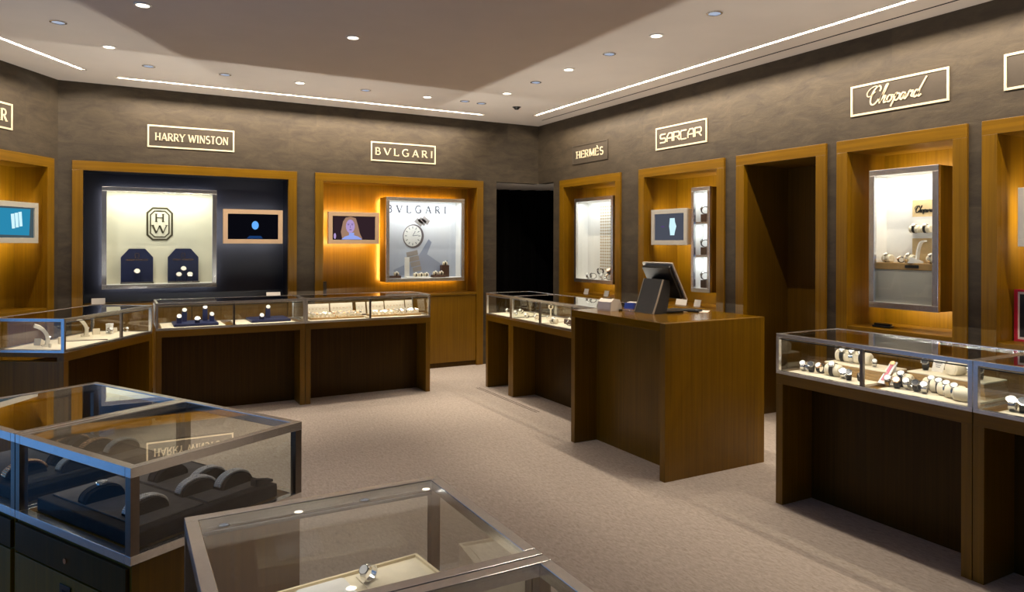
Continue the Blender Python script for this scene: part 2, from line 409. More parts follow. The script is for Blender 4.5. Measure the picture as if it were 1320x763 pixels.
def stroke(mb, pl, w, y0, y1, fx):
    pl = [fx(p) for p in pl]
    ed = []
    n = len(pl)
    closed = n > 3 and (Vector(pl[0]) - Vector(pl[-1])).length < 1e-6
    if closed: pl = pl[:-1]; n -= 1
    L, Rr = [], []
    for i in range(n):
        a = Vector(pl[(i - 1) % n] if closed or i > 0 else pl[i]); b = Vector(pl[(i + 1) % n] if closed or i < n - 1 else pl[i])
        p = Vector(pl[i]); d1 = (p - a); d2 = (b - p)
        if d1.length < 1e-9: d1 = d2
        if d2.length < 1e-9: d2 = d1
        d1 = d1.normalized(); d2 = d2.normalized(); t = (d1 + d2)
        t = t.normalized() if t.length > 1e-6 else d1
        nn = Vector((-t.y, t.x)); k = max(0.5, t.dot(d1)); m = w / 2 / k
        L.append(p + nn * m); Rr.append(p - nn * m)
    for i in range(n if closed else n - 1):
        j = (i + 1) % n
        q = [L[i], L[j], Rr[j], Rr[i]]
        try: mb.prism([(v.x, v.y) for v in q], y0, y1, 'xz')
        except ValueError: pass
def lettering(mb, text, x0, x1, zb, h, wt, y0, y1, style='serif', gap=0.0, font=GL):
    """fit text between x0 and x1, baseline zb, cap height h, stroke weight wt"""
    adv = sum(font[c][0] for c in text) + gap * (len(text) - 1)
    sx = (x1 - x0) / adv; x = x0
    many = mb if isinstance(mb, list) else None
    for c in text:
        g = font[c]
        if many is not None and g[1]:
            if c != '`': mb = MB(); many.append(mb)
        for w, pl in g[1]:
            stroke(mb, pl, wt * w, y0, y1, lambda p: (x + p[0] * sx, zb + p[1] * h))
        if style in ('serif', 'slab') and len(g) > 2:
            sl = wt * (0.32 if style == 'serif' else 0.8)
            for p in g[2]:
                px, pz = x + p[0] * sx, zb + p[1] * h
                hh = wt * 0.18 if style == 'serif' else wt * .32
                zc = pz + (hh if p[1] == 0 else -hh if p[1] == 1 else 0)
                mb.box(px - wt * 0.5 - sl, y0, zc - hh, px + wt * 0.5 + sl, y1, zc + hh)
        x += (g[0] + gap) * sx

# ------------------------------------------------------------------ room shell
HC = 3.121
A0 = (-0.54, 8.10)                       # left corner of the back wall
BX = 4.889                               # right wall plane
TH_C = R(59.0)
LC = 2.6
C0 = (A0[0] - LC * math.cos(TH_C), A0[1] - LC * math.sin(TH_C))
WALL = {'A': ((A0[0], A0[1], 0), 0.0), 'B': ((BX, 8.10, 0), R(-90)), 'C': ((C0[0], C0[1], 0), TH_C)}
def wp(w, s, y, z): return at(WALL[w][0], WALL[w][1], s, y, z)

def wall_mesh(s1, h, holes, th=0.12, s0=0.0):
    xs = sorted({s0, s1} | {v for a in holes for v in a[:2] if s0 < v < s1}); zs = sorted({0, h} | {v for a in holes for v in a[2:] if 0 < v < h})
    mb = MB(); bm = mb.bm
    def solid(i, j):
        if not (0 <= i < len(xs) - 1 and 0 <= j < len(zs) - 1): return False
        cx, cz = (xs[i] + xs[i+1]) / 2, (zs[j] + zs[j+1]) / 2
        return not any(a[0] < cx < a[1] and a[2] < cz < a[3] for a in holes)
    V = {}
    def v(i, j, k):
        if (i, j, k) not in V: V[(i, j, k)] = bm.verts.new((xs[i], k * th, zs[j]))
        return V[(i, j, k)]
    for i in range(len(xs) - 1):
        for j in range(len(zs) - 1):
            if not solid(i, j): continue
            bm.faces.new((v(i, j, 0), v(i+1, j, 0), v(i+1, j+1, 0), v(i, j+1, 0)))
            bm.faces.new((v(i, j, 1), v(i, j+1, 1), v(i+1, j+1, 1), v(i+1, j, 1)))
            if not solid(i-1, j): bm.faces.new((v(i, j, 0), v(i, j+1, 0), v(i, j+1, 1), v(i, j, 1)))
            if not solid(i+1, j): bm.faces.new((v(i+1, j, 0), v(i+1, j, 1), v(i+1, j+1, 1), v(i+1, j+1, 0)))
            if not solid(i, j-1): bm.faces.new((v(i, j, 0), v(i, j, 1), v(i+1, j, 1), v(i+1, j, 0)))
            if not solid(i, j+1): bm.faces.new((v(i, j+1, 0), v(i+1, j+1, 0), v(i+1, j+1, 1), v(i, j+1, 1)))
    return mb
NZ = 2.35
# niche openings on each wall: s0, s1
NA = [(0.118, 2.261), (2.464, 4.598)]                                    # world x -0.422..1.721 and 1.924..4.058
NB = [(0.555, 1.803), (2.120, 3.352), (3.498, 4.429), (4.524, 5.493), (5.583, 6.75)]
NC = [(LC - 1.34, LC - 0.078)]
e = 0.03
struct('wall_back', wall_mesh(BX - A0[0], HC, [(a + e, b - e, -1, NZ - e) for a, b in NA] + [(4.797, 9, -1, NZ)]), M['stucco'], *WALL['A'])
struct('wall_right', wall_mesh(11.6, HC, [(a + e, b - e, -1, NZ - e) for a, b in NB] + [(-1, 0.385, -1, NZ)]), M['stucco'], *WALL['B'])
struct('wall_left', wall_mesh(LC, HC, [(a + e, b - e, -1, NZ - e) for a, b in NC]), M['stucco'], *WALL['C'])
# shop front on the left with big panes, and the wall behind the camera
SF = ((C0[0], -3.5, 0), R(90))
sfl = C0[1] + 3.5
wins = [(0.3 + k * 3.0, 0.3 + k * 3.0 + 2.8, 0.12, 2.75) for k in range(3)]
struct('wall_front', wall_mesh(sfl, HC, wins), M['stucco'], *SF)
for k, w_ in enumerate(wins):
    o = struct('window_%d' % (k + 1), MB().box(w_[0] + .03, 0.05, w_[2] + .03, w_[1] - .03, 0.06, w_[3] - .03), M['glass'], *SF)
    f = MB()
    for q in ((w_[0], w_[2], w_[1], w_[2] + .04), (w_[0], w_[3] - .04, w_[1], w_[3]), (w_[0], w_[2], w_[0] + .04, w_[3]), (w_[1] - .04, w_[2], w_[1], w_[3])):
        f.box(q[0], 0.03, q[1], q[2], 0.09, q[3])
    part(o, 'window_frame', f, M['metal'])
struct('wall_rear', wall_mesh(BX - C0[0], HC, []), M['stucco'], (BX, -3.5, 0), R(180))
FX0, FX1, FY0, FY1 = -2.1, 6.4, -3.62, 9.7
struct('floor', MB().box(FX0, FY0, -0.1, FX1, FY1, 0.0), M['carpet'])
# woven border lines in the carpet beside the right-hand counters
mbl = MB()
for x in (3.335, 3.365): mbl.box(x, 5.55, 0.0, x + 0.010, 6.80, 0.0012)
struct('trim_1', mbl, plain('carpet_border', '#6f6259', 0.95, noise=0.1, nscale=60))

# ceiling with recessed slots
def slot_rect(a, b, w):   # centre line a-b, width w -> loop of 4 points
    a, b = Vector(a), Vector(b); d = (b - a).normalized(); n = Vector((-d.y, d.x)) * w / 2
    return [a + n, a - n, b - n, b + n]
SLOTS = [((-0.045, 7.69), (3.87, 7.69), 0.034), ((4.425, 7.43), (4.425, -3.3), 0.034), ((-1.50, 5.512), (-0.30, 7.51), 0.034)]
GROOVE = ((4.69, 7.68), (4.69, -3.3), 0.022)
def ceiling():
    mb = MB(); bm = mb.bm; edges = []
    loops = [[Vector(p) for p in ((FX0, FY0), (5.05, FY0), (5.05, 8.25), (FX0, 8.25))]] + [slot_rect(*s_) for s_ in SLOTS] + [slot_rect(*GROOVE)]
    for lp in loops:
        vs = [bm.verts.new((p.x, p.y, HC)) for p in lp]
        edges += [bm.edges.new((vs[i], vs[(i + 1) % 4])) for i in range(4)]
    bmesh.ops.triangle_fill(bm, edges=edges, use_beauty=True, use_dissolve=False)
    for f in bm.faces:
        f.normal_update()
        if f.normal.z > 0: f.normal_flip()
    return mb
struct('ceiling', ceiling(), M['ceiling'])
struct('trim_2', MB().box(4.679, -3.3, HC, 4.701, 7.68, HC + .05), M['black'])      # flush black bar in the groove, standing in for its shade
def light_slot(a, b, w, label):
    a, b = Vector(a), Vector(b); L = (b - a).length; rz = math.atan2(b.y - a.y, b.x - a.x)
    t = thing('light_slot', label, 'ceiling light', (a.x, a.y, HC), rz)
    part(t, 'channel', MB().box(0, -w/2 - .004, 0, L, -w/2, .11).box(0, w/2, 0, L, w/2 + .004, .11).box(0, -w/2, .106, L, w/2, .11)
         .box(-.004, -w/2, 0, 0, w/2, .11).box(L, -w/2, 0, L + .004, w/2, .11), M['slot_grey'])
    part(t, 'lip_trim', MB().box(-.008, -w/2 - .003, -.004, L + .008, -w/2, .0).box(-.008, w/2, -.004, L + .008, w/2 + .003, .0), M['slot_grey'])
    part(t, 'lamp_rail', MB().box(0.02, -w/2, .008, L - .02, -w/2 + .010, .03), M['white'])
    m = (a + b) / 2
    n_ = Vector((-math.sin(rz), math.cos(rz))) * (-w/2 + .007)
    area('slot_lamp', (m.x + n_.x, m.y + n_.y, HC + 0.006), Matrix.Rotation(rz, 4, 'Z') @ Matrix.Rotation(R(38), 4, 'X'), L - .06, 0.008, P_SLOT * L, WARM, 180)
light_slot(*SLOTS[0], 'recessed light slot in the ceiling along the back wall')
light_slot(*SLOTS[1], 'recessed light slot in the ceiling along the right wall')
light_slot(*SLOTS[2], 'short recessed light slot in the ceiling at far left')

# downlights
kit('down_bright', ('trim_ring', MB().lathe([(.055, 0), (.055, -.006), (.042, -.008), (.040, 0)], 24).mesh('trim_ring', M['white'], True)),
    ('lens', MB().cyl(.040, .003, 24, Matrix.Translation((0, 0, -.004))).mesh('lens', M['lens'], True)))
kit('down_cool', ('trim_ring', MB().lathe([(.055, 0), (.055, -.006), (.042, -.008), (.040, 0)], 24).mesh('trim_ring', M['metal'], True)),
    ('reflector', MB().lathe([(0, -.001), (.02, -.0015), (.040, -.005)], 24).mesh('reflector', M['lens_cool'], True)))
DL = [('down_bright', 'small glowing downlight at the top left edge of the ceiling', 0.119, 5.26, 1),
      ('down_cool', 'bluish reflector downlight over the left glass counter, nearest the far-left light slot', -0.398, 5.965, 1),
      ('down_bright', 'glowing downlight over the angled left glass counter', -0.091, 6.519, 1)]
for i, x in enumerate((0.208, 0.843, 1.527, 2.187, 2.864, 3.309)):
    c = i in (2, 4)
    DL.append(('down_bright' if c else 'down_cool', '%s downlight, %s from the left in the row along the back counters' % ('glowing' if c else 'bluish reflector', ORD[i]), x, 7.05, 1))
DL.append(('down_bright', 'lone glowing downlight in the middle of the ceiling', 1.543, 5.297, 1))
for i, y in enumerate((3.522, 4.117, 4.702, 5.307, 5.881, 6.469, 7.066)):
    c = i in (1, 3, 5)
    DL.append(('down_bright' if c else 'down_cool', '%s downlight, %s from the right in the row along the right counters' % ('glowing' if c else 'bluish reflector', ORD[i]), 3.52, y, 1))
for i, (x, y) in enumerate(((3.52, 2.9), (3.52, 2.3), (3.52, 1.2), (1.6, 3.4), (1.6, 1.6), (0.2, 3.6), (0.4, 1.8), (0.4, 0.4), (-.5, -1.5), (1.8, -.6), (3.4, -.8), (2.6, 4.6))):
    DL.append((None, None, x, y, 1))
for k_, lab, x, y, p in DL:
    if k_: place(k_, 'downlight', lab, 'ceiling light', (x, y, HC), 0)
    spot('downlight_lamp', (x, y, HC - 0.02), P_DOWN * p, WARM, 68, 0.8, 0.035)
t = thing('smoke_detector', 'small dark conical sensor on the ceiling near the room corner', 'detector', (3.976, 7.073, HC))
part(t, 'dome', MB().lathe([(.02, -.03), (.035, -.012), (.045, 0)], 16).lathe([(0, -.031), (.02, -.03)], 16), M['black_plastic'], True)
part(t, 'mounting_plate', MB().cyl(.05, .004, 20, Matrix.Translation((0, 0, -.004))), M['grey_plastic'], True)

# corner alcove with black curtain
alc = MB().box(4.137, 8.22, 0, 4.257, 9.6, 2.4).box(4.137, 9.5, 0, 6.3, 9.6, 2.4).box(6.2, 7.5, 0, 6.3, 9.6, 2.4).box(5.009, 7.5, 0, 6.2, 7.6, 2.4)
struct('wall_alcove', alc, M['stucco'])
struct('trim_3', MB().box(4.257, 8.22, NZ, 6.3, 9.6, NZ + .1).box(5.009, 7.6, NZ, 6.3, 8.22, NZ + .1).box(4.889, 8.1, NZ, 5.009, 8.22, NZ + .1), M['ceiling'])
cp = []
n = 150
for k in range(n + 1):
    u = k / n; x = 4.27 + 1.9 * u
    cp.append((x, 9.2 - 0.9 * max(0, (u - .45)) + 0.045 * math.sin(u * 62) + 0.012 * math.sin(u * 151 + 1)))
cm = MB(); bm = cm.bm
lo = [bm.verts.new((p[0], p[1], 0.005)) for p in cp]; hi = [bm.verts.new((p[0], p[1], 2.345)) for p in cp]
for i in range(n): bm.faces.new((lo[i], lo[i+1], hi[i+1], hi[i]))
o = obj('curtain', cm.mesh('curtain', M['curtain'], True)); tag(o, 'black floor length curtain hanging in the dark corner opening', 'curtain')
o.modifiers.new('thick', 'SOLIDIFY').thickness = 0.006

# ------------------------------------------------------------------ wood lined niches
def niche(w, s0, s1, label, depth, fw=0.092, sill=0.93, back='wood_v', side='wood_v', low=True, doors=2):
    loc, rz = WALL[w]
    t = thing('display_niche', label, 'niche', wp(w, (s0 + s1) / 2, 0, 0), rz)
    h = (s1 - s0) / 2; i = h - fw
    part(t, 'jamb_trim', MB().box(-h, -.022, 0, -i, .03, NZ - fw, .002), M['wood_v'])
    part(t, 'jamb_trim', MB().box(i, -.022, 0, h, .03, NZ - fw, .002), M['wood_v'])
    part(t, 'head_trim', MB().box(-h, -.022, NZ - fw, h, .03, NZ, .002), M['wood_x'])
    part(t, 'side_panel', MB().box(-i - .018, .03, 0, -i, depth, NZ - fw), M[side])
    part(t, 'side_panel', MB().box(i, .03, 0, i + .018, depth, NZ - fw), M[side])
    part(t, 'soffit_panel', MB().box(-i - .018, .03, NZ - fw, i + .018, depth + .018, NZ - fw + .018), M[side if side != 'wood_v' else 'wood_x'])
    part(t, 'back_panel', MB().box(-i, depth, 0, i, depth + .018, NZ - fw), M[back])
    if low:
        part(t, 'sill', MB().box(-i, -.015, sill - .03, i, depth, sill, .003), M['wood_x'])
        wd = 2 * i / doors
        for k in range(doors):
            part(t, 'cabinet_door', MB().box(-i + k * wd + .003, .0, .06, -i + (k + 1) * wd - .003, .02, sill - .034, .001), M['wood_v'])
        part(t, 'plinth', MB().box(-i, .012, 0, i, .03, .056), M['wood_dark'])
    return t
niche('A', *NA[0], 'wide wooden niche with dark navy back on the back wall', 0.282, back='navy_panel', side='navy_panel')
niche('A', *NA[1], 'wooden niche with glowing orange back and poster box on the back wall', 0.282, doors=3)
niche('B', *NB[0], 'narrow wooden niche beside the dark corner opening', 0.45)
niche('B', *NB[1], 'wooden niche with a grey screen behind the cash desk', 0.45)
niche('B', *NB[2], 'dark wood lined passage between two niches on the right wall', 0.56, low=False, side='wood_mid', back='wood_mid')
niche('B', *NB[3], 'wooden niche with one tall lit showcase above the right counter', 0.45, side='wood_v')
niche('B', *NB[4], 'wooden niche cut off by the right edge of the photo', 0.45)
niche('C', *NC[0], 'wooden niche with a blue screen at the far left', 0.30)

# ------------------------------------------------------------------ signs above the niches
def sign(w, s0, s1, label, z0=2.525, z1=2.755, border=True):
    t = thing('wall_sign', label, 'sign', wp(w, (s0 + s1) / 2, 0, z0), WALL[w][1])
    h = (s1 - s0) / 2; H = z1 - z0; b = .0155 if border else .014
    part(t, 'panel', MB().box(-h + b, -.004, b, h - b, 0.0, H - b), M['sign_grey'])
    f = MB().box(-h, -.010, 0, h, 0, b, .001).box(-h, -.010, H - b, h, 0, H, .001).box(-h, -.010, b, -h + b, 0, H - b, .001).box(h - b, -.010, b, h, 0, H - b, .001)
    part(t, 'border', f, M['sign_white' if border else 'sign_grey'])
    return t, h, H
class Letters(list):     # collects one mesh builder per letter
    pass
def put_letters(t, fn, mat='sign_white'):
    ls = Letters(); fn(ls)
    for mb in ls: part(t, 'letter', mb, M[mat])
t, h, H = sign('A', 0.229 - A0[0], 1.062 - A0[0], 'large taupe sign with ivory border and two word lettering, above the navy niche')
put_letters(t, lambda mb: lettering(mb, 'HARRY WINSTON', -.345, .355, .072, .080, .0115, -.010, -.004, 'serif', .10))
t, h, H = sign('A', 2.576 - A0[0], 3.401 - A0[0], 'taupe sign with widely spaced ivory capitals, above the orange lit niche')
put_letters(t, lambda mb: lettering(mb, 'BVLGARI', -.36, .375, .075, .085, .014, -.010, -.004, 'serif', .42))
t, h, H = sign('B', 8.1 - 7.272, 8.1 - 6.547, 'plain taupe sign without ivory border, above the narrow corner niche', border=False)
put_letters(t, lambda mb: lettering(mb, 'HERME`S', -.275, .275, .066, .088, .0145, -.010, -.004, 'slab', .10))
t, h, H = sign('B', 8.1 - 5.716, 8.1 - 4.98, 'taupe sign with squared futuristic ivory lettering, behind the cash desk')
put_letters(t, lambda mb: lettering(mb, 'SARCAR', -.295, .30, .070, .085, .013, -.010, -.004, 'tech', .14, TECH))
t, h, H = sign('B', 8.1 - 3.464, 8.1 - 2.731, 'taupe sign with flowing ivory script, above the tall showcase on the right')
def chop(mb, x0, z0, sc, y0, y1, w):
    for i, (k, pl) in enumerate(SCRIPT):
        if i in (0, 2, 4, 5, 7, 8, 9): mb_ = MB(); mb.append(mb_)
        stroke(mb_, pl, w * k, y0, y1, lambda p: (x0 + (p[0] + 0.16 * p[1]) * sc, z0 + p[1] * sc * 0.95))
put_letters(t, lambda mb: chop(mb, -.25, .066, .130, -.010, -.004, .0105))
sign('B', 8.1 - 2.393, 8.1 - 1.66, 'blank looking taupe sign cut off at the top right edge')
t, h, H = sign('C', LC - 1.34, LC - .60, 'taupe sign ending in a capital R at the far left edge', 2.535, 2.765)
put_letters(t, lambda mb: lettering(mb, 'R', .235, .305, .068, .105, .016, -.010, -.004, 'serif'))

# ------------------------------------------------------------------ lit showcases and screens in the niches
RX = lambda a: Matrix.Rotation(R(a), 4, 'X')
def showcase(w, s0, s1, label, depth, ndepth, z0=1.082, z1=2.105, back='white', fr=.042, power=14, halo=10, hcol=WARM, lcol=NEUT, casing='wood_v', yf=-.02, frame='metal'):
    loc, rz = WALL[w]
    mid = (s0 + s1) / 2
    t = thing('showcase', label, 'showcase', wp(w, mid, 0, z0), rz)
    h = (s1 - s0) / 2; H = z1 - z0; yb = yf + depth
    f = MB().box(-h, yf, 0, h, yf + .03, fr, .002).box(-h, yf, H - fr, h, yf + .03, H, .002).box(-h, yf, fr, -h + fr, yf + .03, H - fr, .002).box(h - fr, yf, fr, h, yf + .03, H - fr, .002)
    part(t, 'metal_frame', f, M[frame])
    c = MB().box(-h + .002, yf + .03, .002, -h + .016, yb, H - .002).box(h - .016, yf + .03, .002, h - .002, yb, H - .002).box(-h + .016, yf + .03, .002, h - .016, yb, .016).box(-h + .016, yf + .03, H - .016, h - .016, yb, H - .002)
    part(t, 'casing', c, M[casing])
    li = MB().box(-h + .016, yf + .03, fr - .004, -h + .02, yb - .012, H - fr).box(h - .02, yf + .03, fr - .004, h - .016, yb - .012, H - fr).box(-h + .02, yf + .03, .016, h - .02, yb - .012, fr).box(-h + .02, yf + .03, H - fr, h - .02, yb - .012, H - .016)
    part(t, 'lining', li, M['white'])
    part(t, 'back_panel', MB().box(-h + .016, yb - .012, .016, h - .016, yb, H - .016), M[back])
    part(t, 'glass_pane', MB().box(-h + fr, yf + .012, fr, h - fr, yf + .017, H - fr), M['glass_dim'])
    part(t, 'bracket', MB().box(-.12, yb, H * .35, .12, ndepth, H * .65), M['black_plastic'])
    R3 = Matrix.Rotation(rz, 4, 'Z')
    area('showcase_lamp', wp(w, mid, yf + .06, z1 - fr - .008), R3 @ RX(14), 2 * h - .12, .03, power, lcol, 170)
    gap = ndepth - yb
    # LED rope around the back edge of the box, shining on the niche back
    for (dx, dz, sx, sz, ra) in ((0, H/2 - .02, 2*h - .06, .012, 0), (0, -H/2 + .02, 2*h - .06, .012, 0), (-h + .02, 0, .012, H - .06, 0), (h - .02, 0, .012, H - .06, 0)):
        area('halo_led', wp(w, mid + dx, yb + .004, z0 + H/2 + dz), R3 @ RX(90), sx, sz, halo * max(sx, sz), hcol, 180)
    return t, h, H, yb - .012
def screen(w, s0, s1, label, ndepth, bez='tan', scr='scr_black', z0=1.54, z1=1.91, yf=-.02, dp=.07, halo=8, hcol=WARM):
    loc, rz = WALL[w]; mid = (s0 + s1) / 2; h = (s1 - s0) / 2; H = z1 - z0; fr = .048
    t = thing('wall_screen', label, 'screen', wp(w, mid, 0, z0), rz)
    f = MB().box(-h, yf, 0, h, yf + .03, fr, .002).box(-h, yf, H - fr, h, yf + .03, H, .002).box(-h, yf, fr, -h + fr, yf + .03, H - fr, .002).box(h - fr, yf, fr, h, yf + .03, H - fr, .002)
    part(t, 'bezel', f, M[bez])
    part(t, 'display_panel', MB().box(-h + fr, yf + .012, fr, h - fr, yf + .02, H - fr), M[scr])
    part(t, 'housing', MB().box(-h + .004, yf + .03, .004, h - .004, yf + dp, H - .004), M[bez])
    part(t, 'bracket', MB().box(-.1, yf + dp, H * .3, .1, ndepth, H * .7), M['wood_dark'])
    if halo:
        R3 = Matrix.Rotation(rz, 4, 'Z')
        for dz in (H/2 - .02, -H/2 + .02):
            area('halo_led', wp(w, mid, yf + dp + .004, z0 + H/2 + dz), R3 @ RX(90), 2*h - .06, .012, halo * (2*h), hcol, 180)
        for dx in (-h + .02, h - .02):
            area('halo_led', wp(w, mid + dx, yf + dp + .004, z0 + H/2), R3 @ RX(90), .012, H - .06, halo * H, hcol, 180)
    return t, h, H, yf + .012
def flat(parent, name, poly, mat, y, th=.0012):
    return part(parent, name, MB().prism(poly, y - th, y, 'xz'), M[mat])
def ell(cx, cz, rx, rz_, n=20, a=0):
    ca, sa = math.cos(a), math.sin(a); out = []
    for k in range(n):
        u, v = rx * math.cos(2*PI*k/n), rz_ * math.sin(2*PI*k/n); out.append((cx + u*ca - v*sa, cz + u*sa + v*ca))
    return out

# -- navy niche
HALO_N = (0.86, 0.88, 1.0)
t, h, H, yb = showcase('A', -.17 - A0[0], .887 - A0[0], 'square lit showcase with octagonal monogram inside the navy niche', .22, .282, hcol=HALO_N, lcol=(1, .97, .84), power=3.0, halo=1.2, casing='dark_metal', back='cream_panel')
def octo(cx, cz, w_, h_, c): return [(cx - w_ + c, cz - h_), (cx + w_ - c, cz - h_), (cx + w_, cz - h_ + c), (cx + w_, cz + h_ - c), (cx + w_ - c, cz + h_), (cx - w_ + c, cz + h_), (cx - w_, cz + h_ - c), (cx - w_, cz - h_ + c)]
lg = MB()
def octring(mb, cx, cz, w_, h_, c, wt, y): stroke(mb, octo(cx, cz, w_, h_, c) + [octo(cx, cz, w_, h_, c)[0]], wt, y - .004, y, lambda p: p)
octring(lg, -.005, .662, .116, .165, .05, .019, yb); octring(lg, -.005, .662, .088, .136, .040, .012, yb)
lettering(lg, 'H', -.05, .04, .685, .085, .015, yb - .004, yb, 'serif'); lettering(lg, 'W', -.075, .065, .565, .085, .016, yb - .004, yb, 'serif')
part(t, 'monogram', lg, plain('bronze_ink', '#5a5442', 0.4, 0.4))
for cx, lab in ((-.2155, 'left navy octagonal stand with pale lettering inside the square lit showcase'), (.218, 'right navy octagonal stand with pale lettering inside the square lit showcase')):
    b = thing('display_card', lab, 'display stand', wp('A', cx + .3585 - A0[0], 0, 1.082 + .043), 0)
    w_ = .148
    part(b, 'back_board', MB().prism([(-w_, 0), (w_, 0), (w_, .27), (w_ - .075, .36), (-w_ + .075, .36), (-w_, .27)], .15, .165), M['navy'])
    part(b, 'base', MB().box(-w_ - .004, .06, 0, w_ + .004, .165, .02, .003), M['chrome'])
    lt = MB(); lettering(lt, 'HARRY WINSTON', -.10, .10, .235, .018, .003, .148, .150, 'plain', .05)
    octring(lt, 0, .29, .018, .024, .007, .003, .150)
    part(b, 'lettering', lt, M['gold'])
t, h, H, y = screen('A', .95 - A0[0], 1.567 - A0[0], 'black screen with a glowing blue watch, tan frame, navy niche', .282, 'tan', 'scr_black', hcol=HALO_N, halo=1.1)
flat(t, 'watch_picture', ell(.02, .20, .036, .046, 18) + [] , 'px_blue', y)
flat(t, 'caption_picture', [(-.07, .055), (.10, .055), (.08, .085), (-.04, .085)], 'px_navy', y)

# -- orange niche
HALO_O = (1.0, 0.66, 0.22)
t, h, H, yb = showcase('A', 2.762 - A0[0], 3.792 - A0[0], 'lit showcase with a giant wristwatch poster, orange niche', .235, .282, back='poster', hcol=HALO_O, lcol=COOL, power=3.2, halo=3.2, casing='wood_v')
mb = MB(); lettering(mb, 'BVLGARI', -.425, .36, .845, .092, .019, yb - .001, yb, 'serif', .62); part(t, 'poster_lettering', mb, plain('poster_letter_ink', '#4c4f58', .5))
flat(t, 'poster_shadow', [(-.34, .14), (-.10, .24), (-.02, .30), (.12, .52), (.16, .48), (.10, .33), (.30, .20), (.38, .26), (.38, .07), (-.34, .07)], 'ink', yb).data.materials[0] = plain('poster_shade', '#98a0b6', .5)
def oriented(cx, cz, a, poly): return [(cx + p[0]*math.cos(a) - p[1]*math.sin(a), cz + p[0]*math.sin(a) + p[1]*math.cos(a)) for p in poly]
strap = MB()
for k in range(4): strap.prism(oriented(-.10 + .022 * k, .34 - .065 * k, R(12), [(-.075 + .006*k, -.03), (.075 - .006*k, -.03), (.075 - .006*k, .028), (-.075 + .006*k, .028)]), yb - .002, yb)
for k in range(3): strap.prism(oriented(-.01 + .045 * k, .735 + .012 * k, R(-38), [(-.055, -.035), (.055, -.035), (.05, .03), (-.05, .03)]), yb - .002, yb)
part(t, 'poster_watch_strap', strap, plain('poster_steel', '#9a928e', .4))
ring = MB(); ring.prism(ell(-.085, .555, .138, .150, 30, R(-12)), yb - .003, yb); part(t, 'poster_watch_case', ring, plain('poster_bezel', '#6c6466', .4))
flat(t, 'poster_watch_dial', ell(-.095, .56, .118, .132, 30, R(-12)), 'dial', yb - .003)
mk = MB()
for k in range(12):
    a = R(30 * k); mk.prism(oriented(-.095 + .09 * math.cos(a), .56 + .105 * math.sin(a), a, [(-.014, -.004), (.014, -.004), (.014, .004), (-.014, .004)]), yb - .005, yb - .0042)
stroke(mk, [(-.095, .56), (-.06, .62)], .006, yb - .005, yb - .0042, lambda p: p); stroke(mk, [(-.095, .56), (-.02, .57)], .006, yb - .005, yb - .0042, lambda p: p)
part(t, 'poster_dial_marks', mk, M['ink'])
t, h, H, y = screen('A', 2.076 - A0[0], 2.677 - A0[0], 'screen showing a long haired woman, tan frame, orange niche', .282, 'tan', 'scr_black', hcol=HALO_O, halo=5)
flat(t, 'background_picture', [(-.24, .055), (.25, .055), (.25, .315), (-.24, .315)], 'px_dark', y, .0006)
flat(t, 'hair_picture', [(-.14, .06), (-.155, .14), (-.13, .26), (-.10, .305), (-.04, .318), (.02, .30), (.045, .22), (.07, .12), (.10, .06)], 'px_hair', y)
flat(t, 'shoulder_picture', [(-.15, .052), (-.11, .085), (-.06, .10), (-.06, .13), (0, .13), (0, .10), (.05, .085), (.10, .052)], 'px_bust', y, .0016)
flat(t, 'face_picture', ell(-.045, .205, .052, .078, 20), 'px_skin', y, .002)
fm = MB()
for cx in (-.068, -.022): fm.prism(ell(cx, .222, .012, .004, 10), y - .0026, y - .0021); stroke(fm, [(cx - .014, .236), (cx + .014, .237)], .004, y - .0026, y - .0021, lambda p: p)
fm.prism(ell(-.043, .165, .016, .005, 10), y - .0026, y - .0021); stroke(fm, [(-.045, .215), (-.048, .19), (-.04, .187)], .004, y - .0026, y - .0021, lambda p: p)
part(t, 'features_picture', fm, M['px_line'])
flat(t, 'hand_picture', ell(-.225, .09, .014, .035, 10), 'px_skin', y)

# -- corner niche
t, h, H, yb = showcase('B', 8.1 - 7.285, 8.1 - 6.495, 'tall lit showcase with beige patterned back in the narrow corner niche', .21, .45, back='white', hcol=WARM, lcol=COOL, power=1.5, halo=2.6, yf=.03)
gm = MB()
for r_ in range(22):
    for c_ in range(9):
        x = -.10 + c_ * .046; z = .16 + r_ * .036
        if x < h - .05: gm.prism(ell(x, z, .017, .012, 8), yb - .003, yb)
o = part(t, 'chain_pattern', gm, plain('beige_print', '#c9b79a', .6)); o['kind'] = 'stuff'
# -- cash desk niche
t, h, H, y = screen('B', 8.1 - 5.829, 8.1 - 5.288, 'grey screen with a white watch, silver frame, niche behind the cash desk', .45, 'silver', 'scr_grey', yf=.03, halo=4)
flat(t, 'watch_picture', [(.015, .10), (.075, .10), (.085, .14), (.105, .19), (.085, .235), (.08, .275), (.01, .275), (.005, .235), (.0, .19), (.01, .14)], 'px_pale', y)
flat(t, 'caption_picture', ell(-.10, .19, .03, .008, 10), 'px_line', y)
t, h, H, yb = showcase('B', 8.1 - 5.23, 8.1 - 4.976, 'slim vertical showcase with three lit shelves beside the grey screen', .16, .45, hcol=WARM, lcol=COOL, power=0.5, halo=3, yf=.03, fr=.036)
for z in (H * .345, H * .66):
    part(t, 'shelf', MB().box(-h + .02, .045, z - .01, h - .02, yb, z + .01), M['metal'])
    area('showcase_lamp', wp('B', 8.1 - 5.103, .08, 1.082 + z - .016), Matrix.Rotation(R(-90), 4, 'Z') @ RX(24), .16, .02, 0.45, COOL, 170)
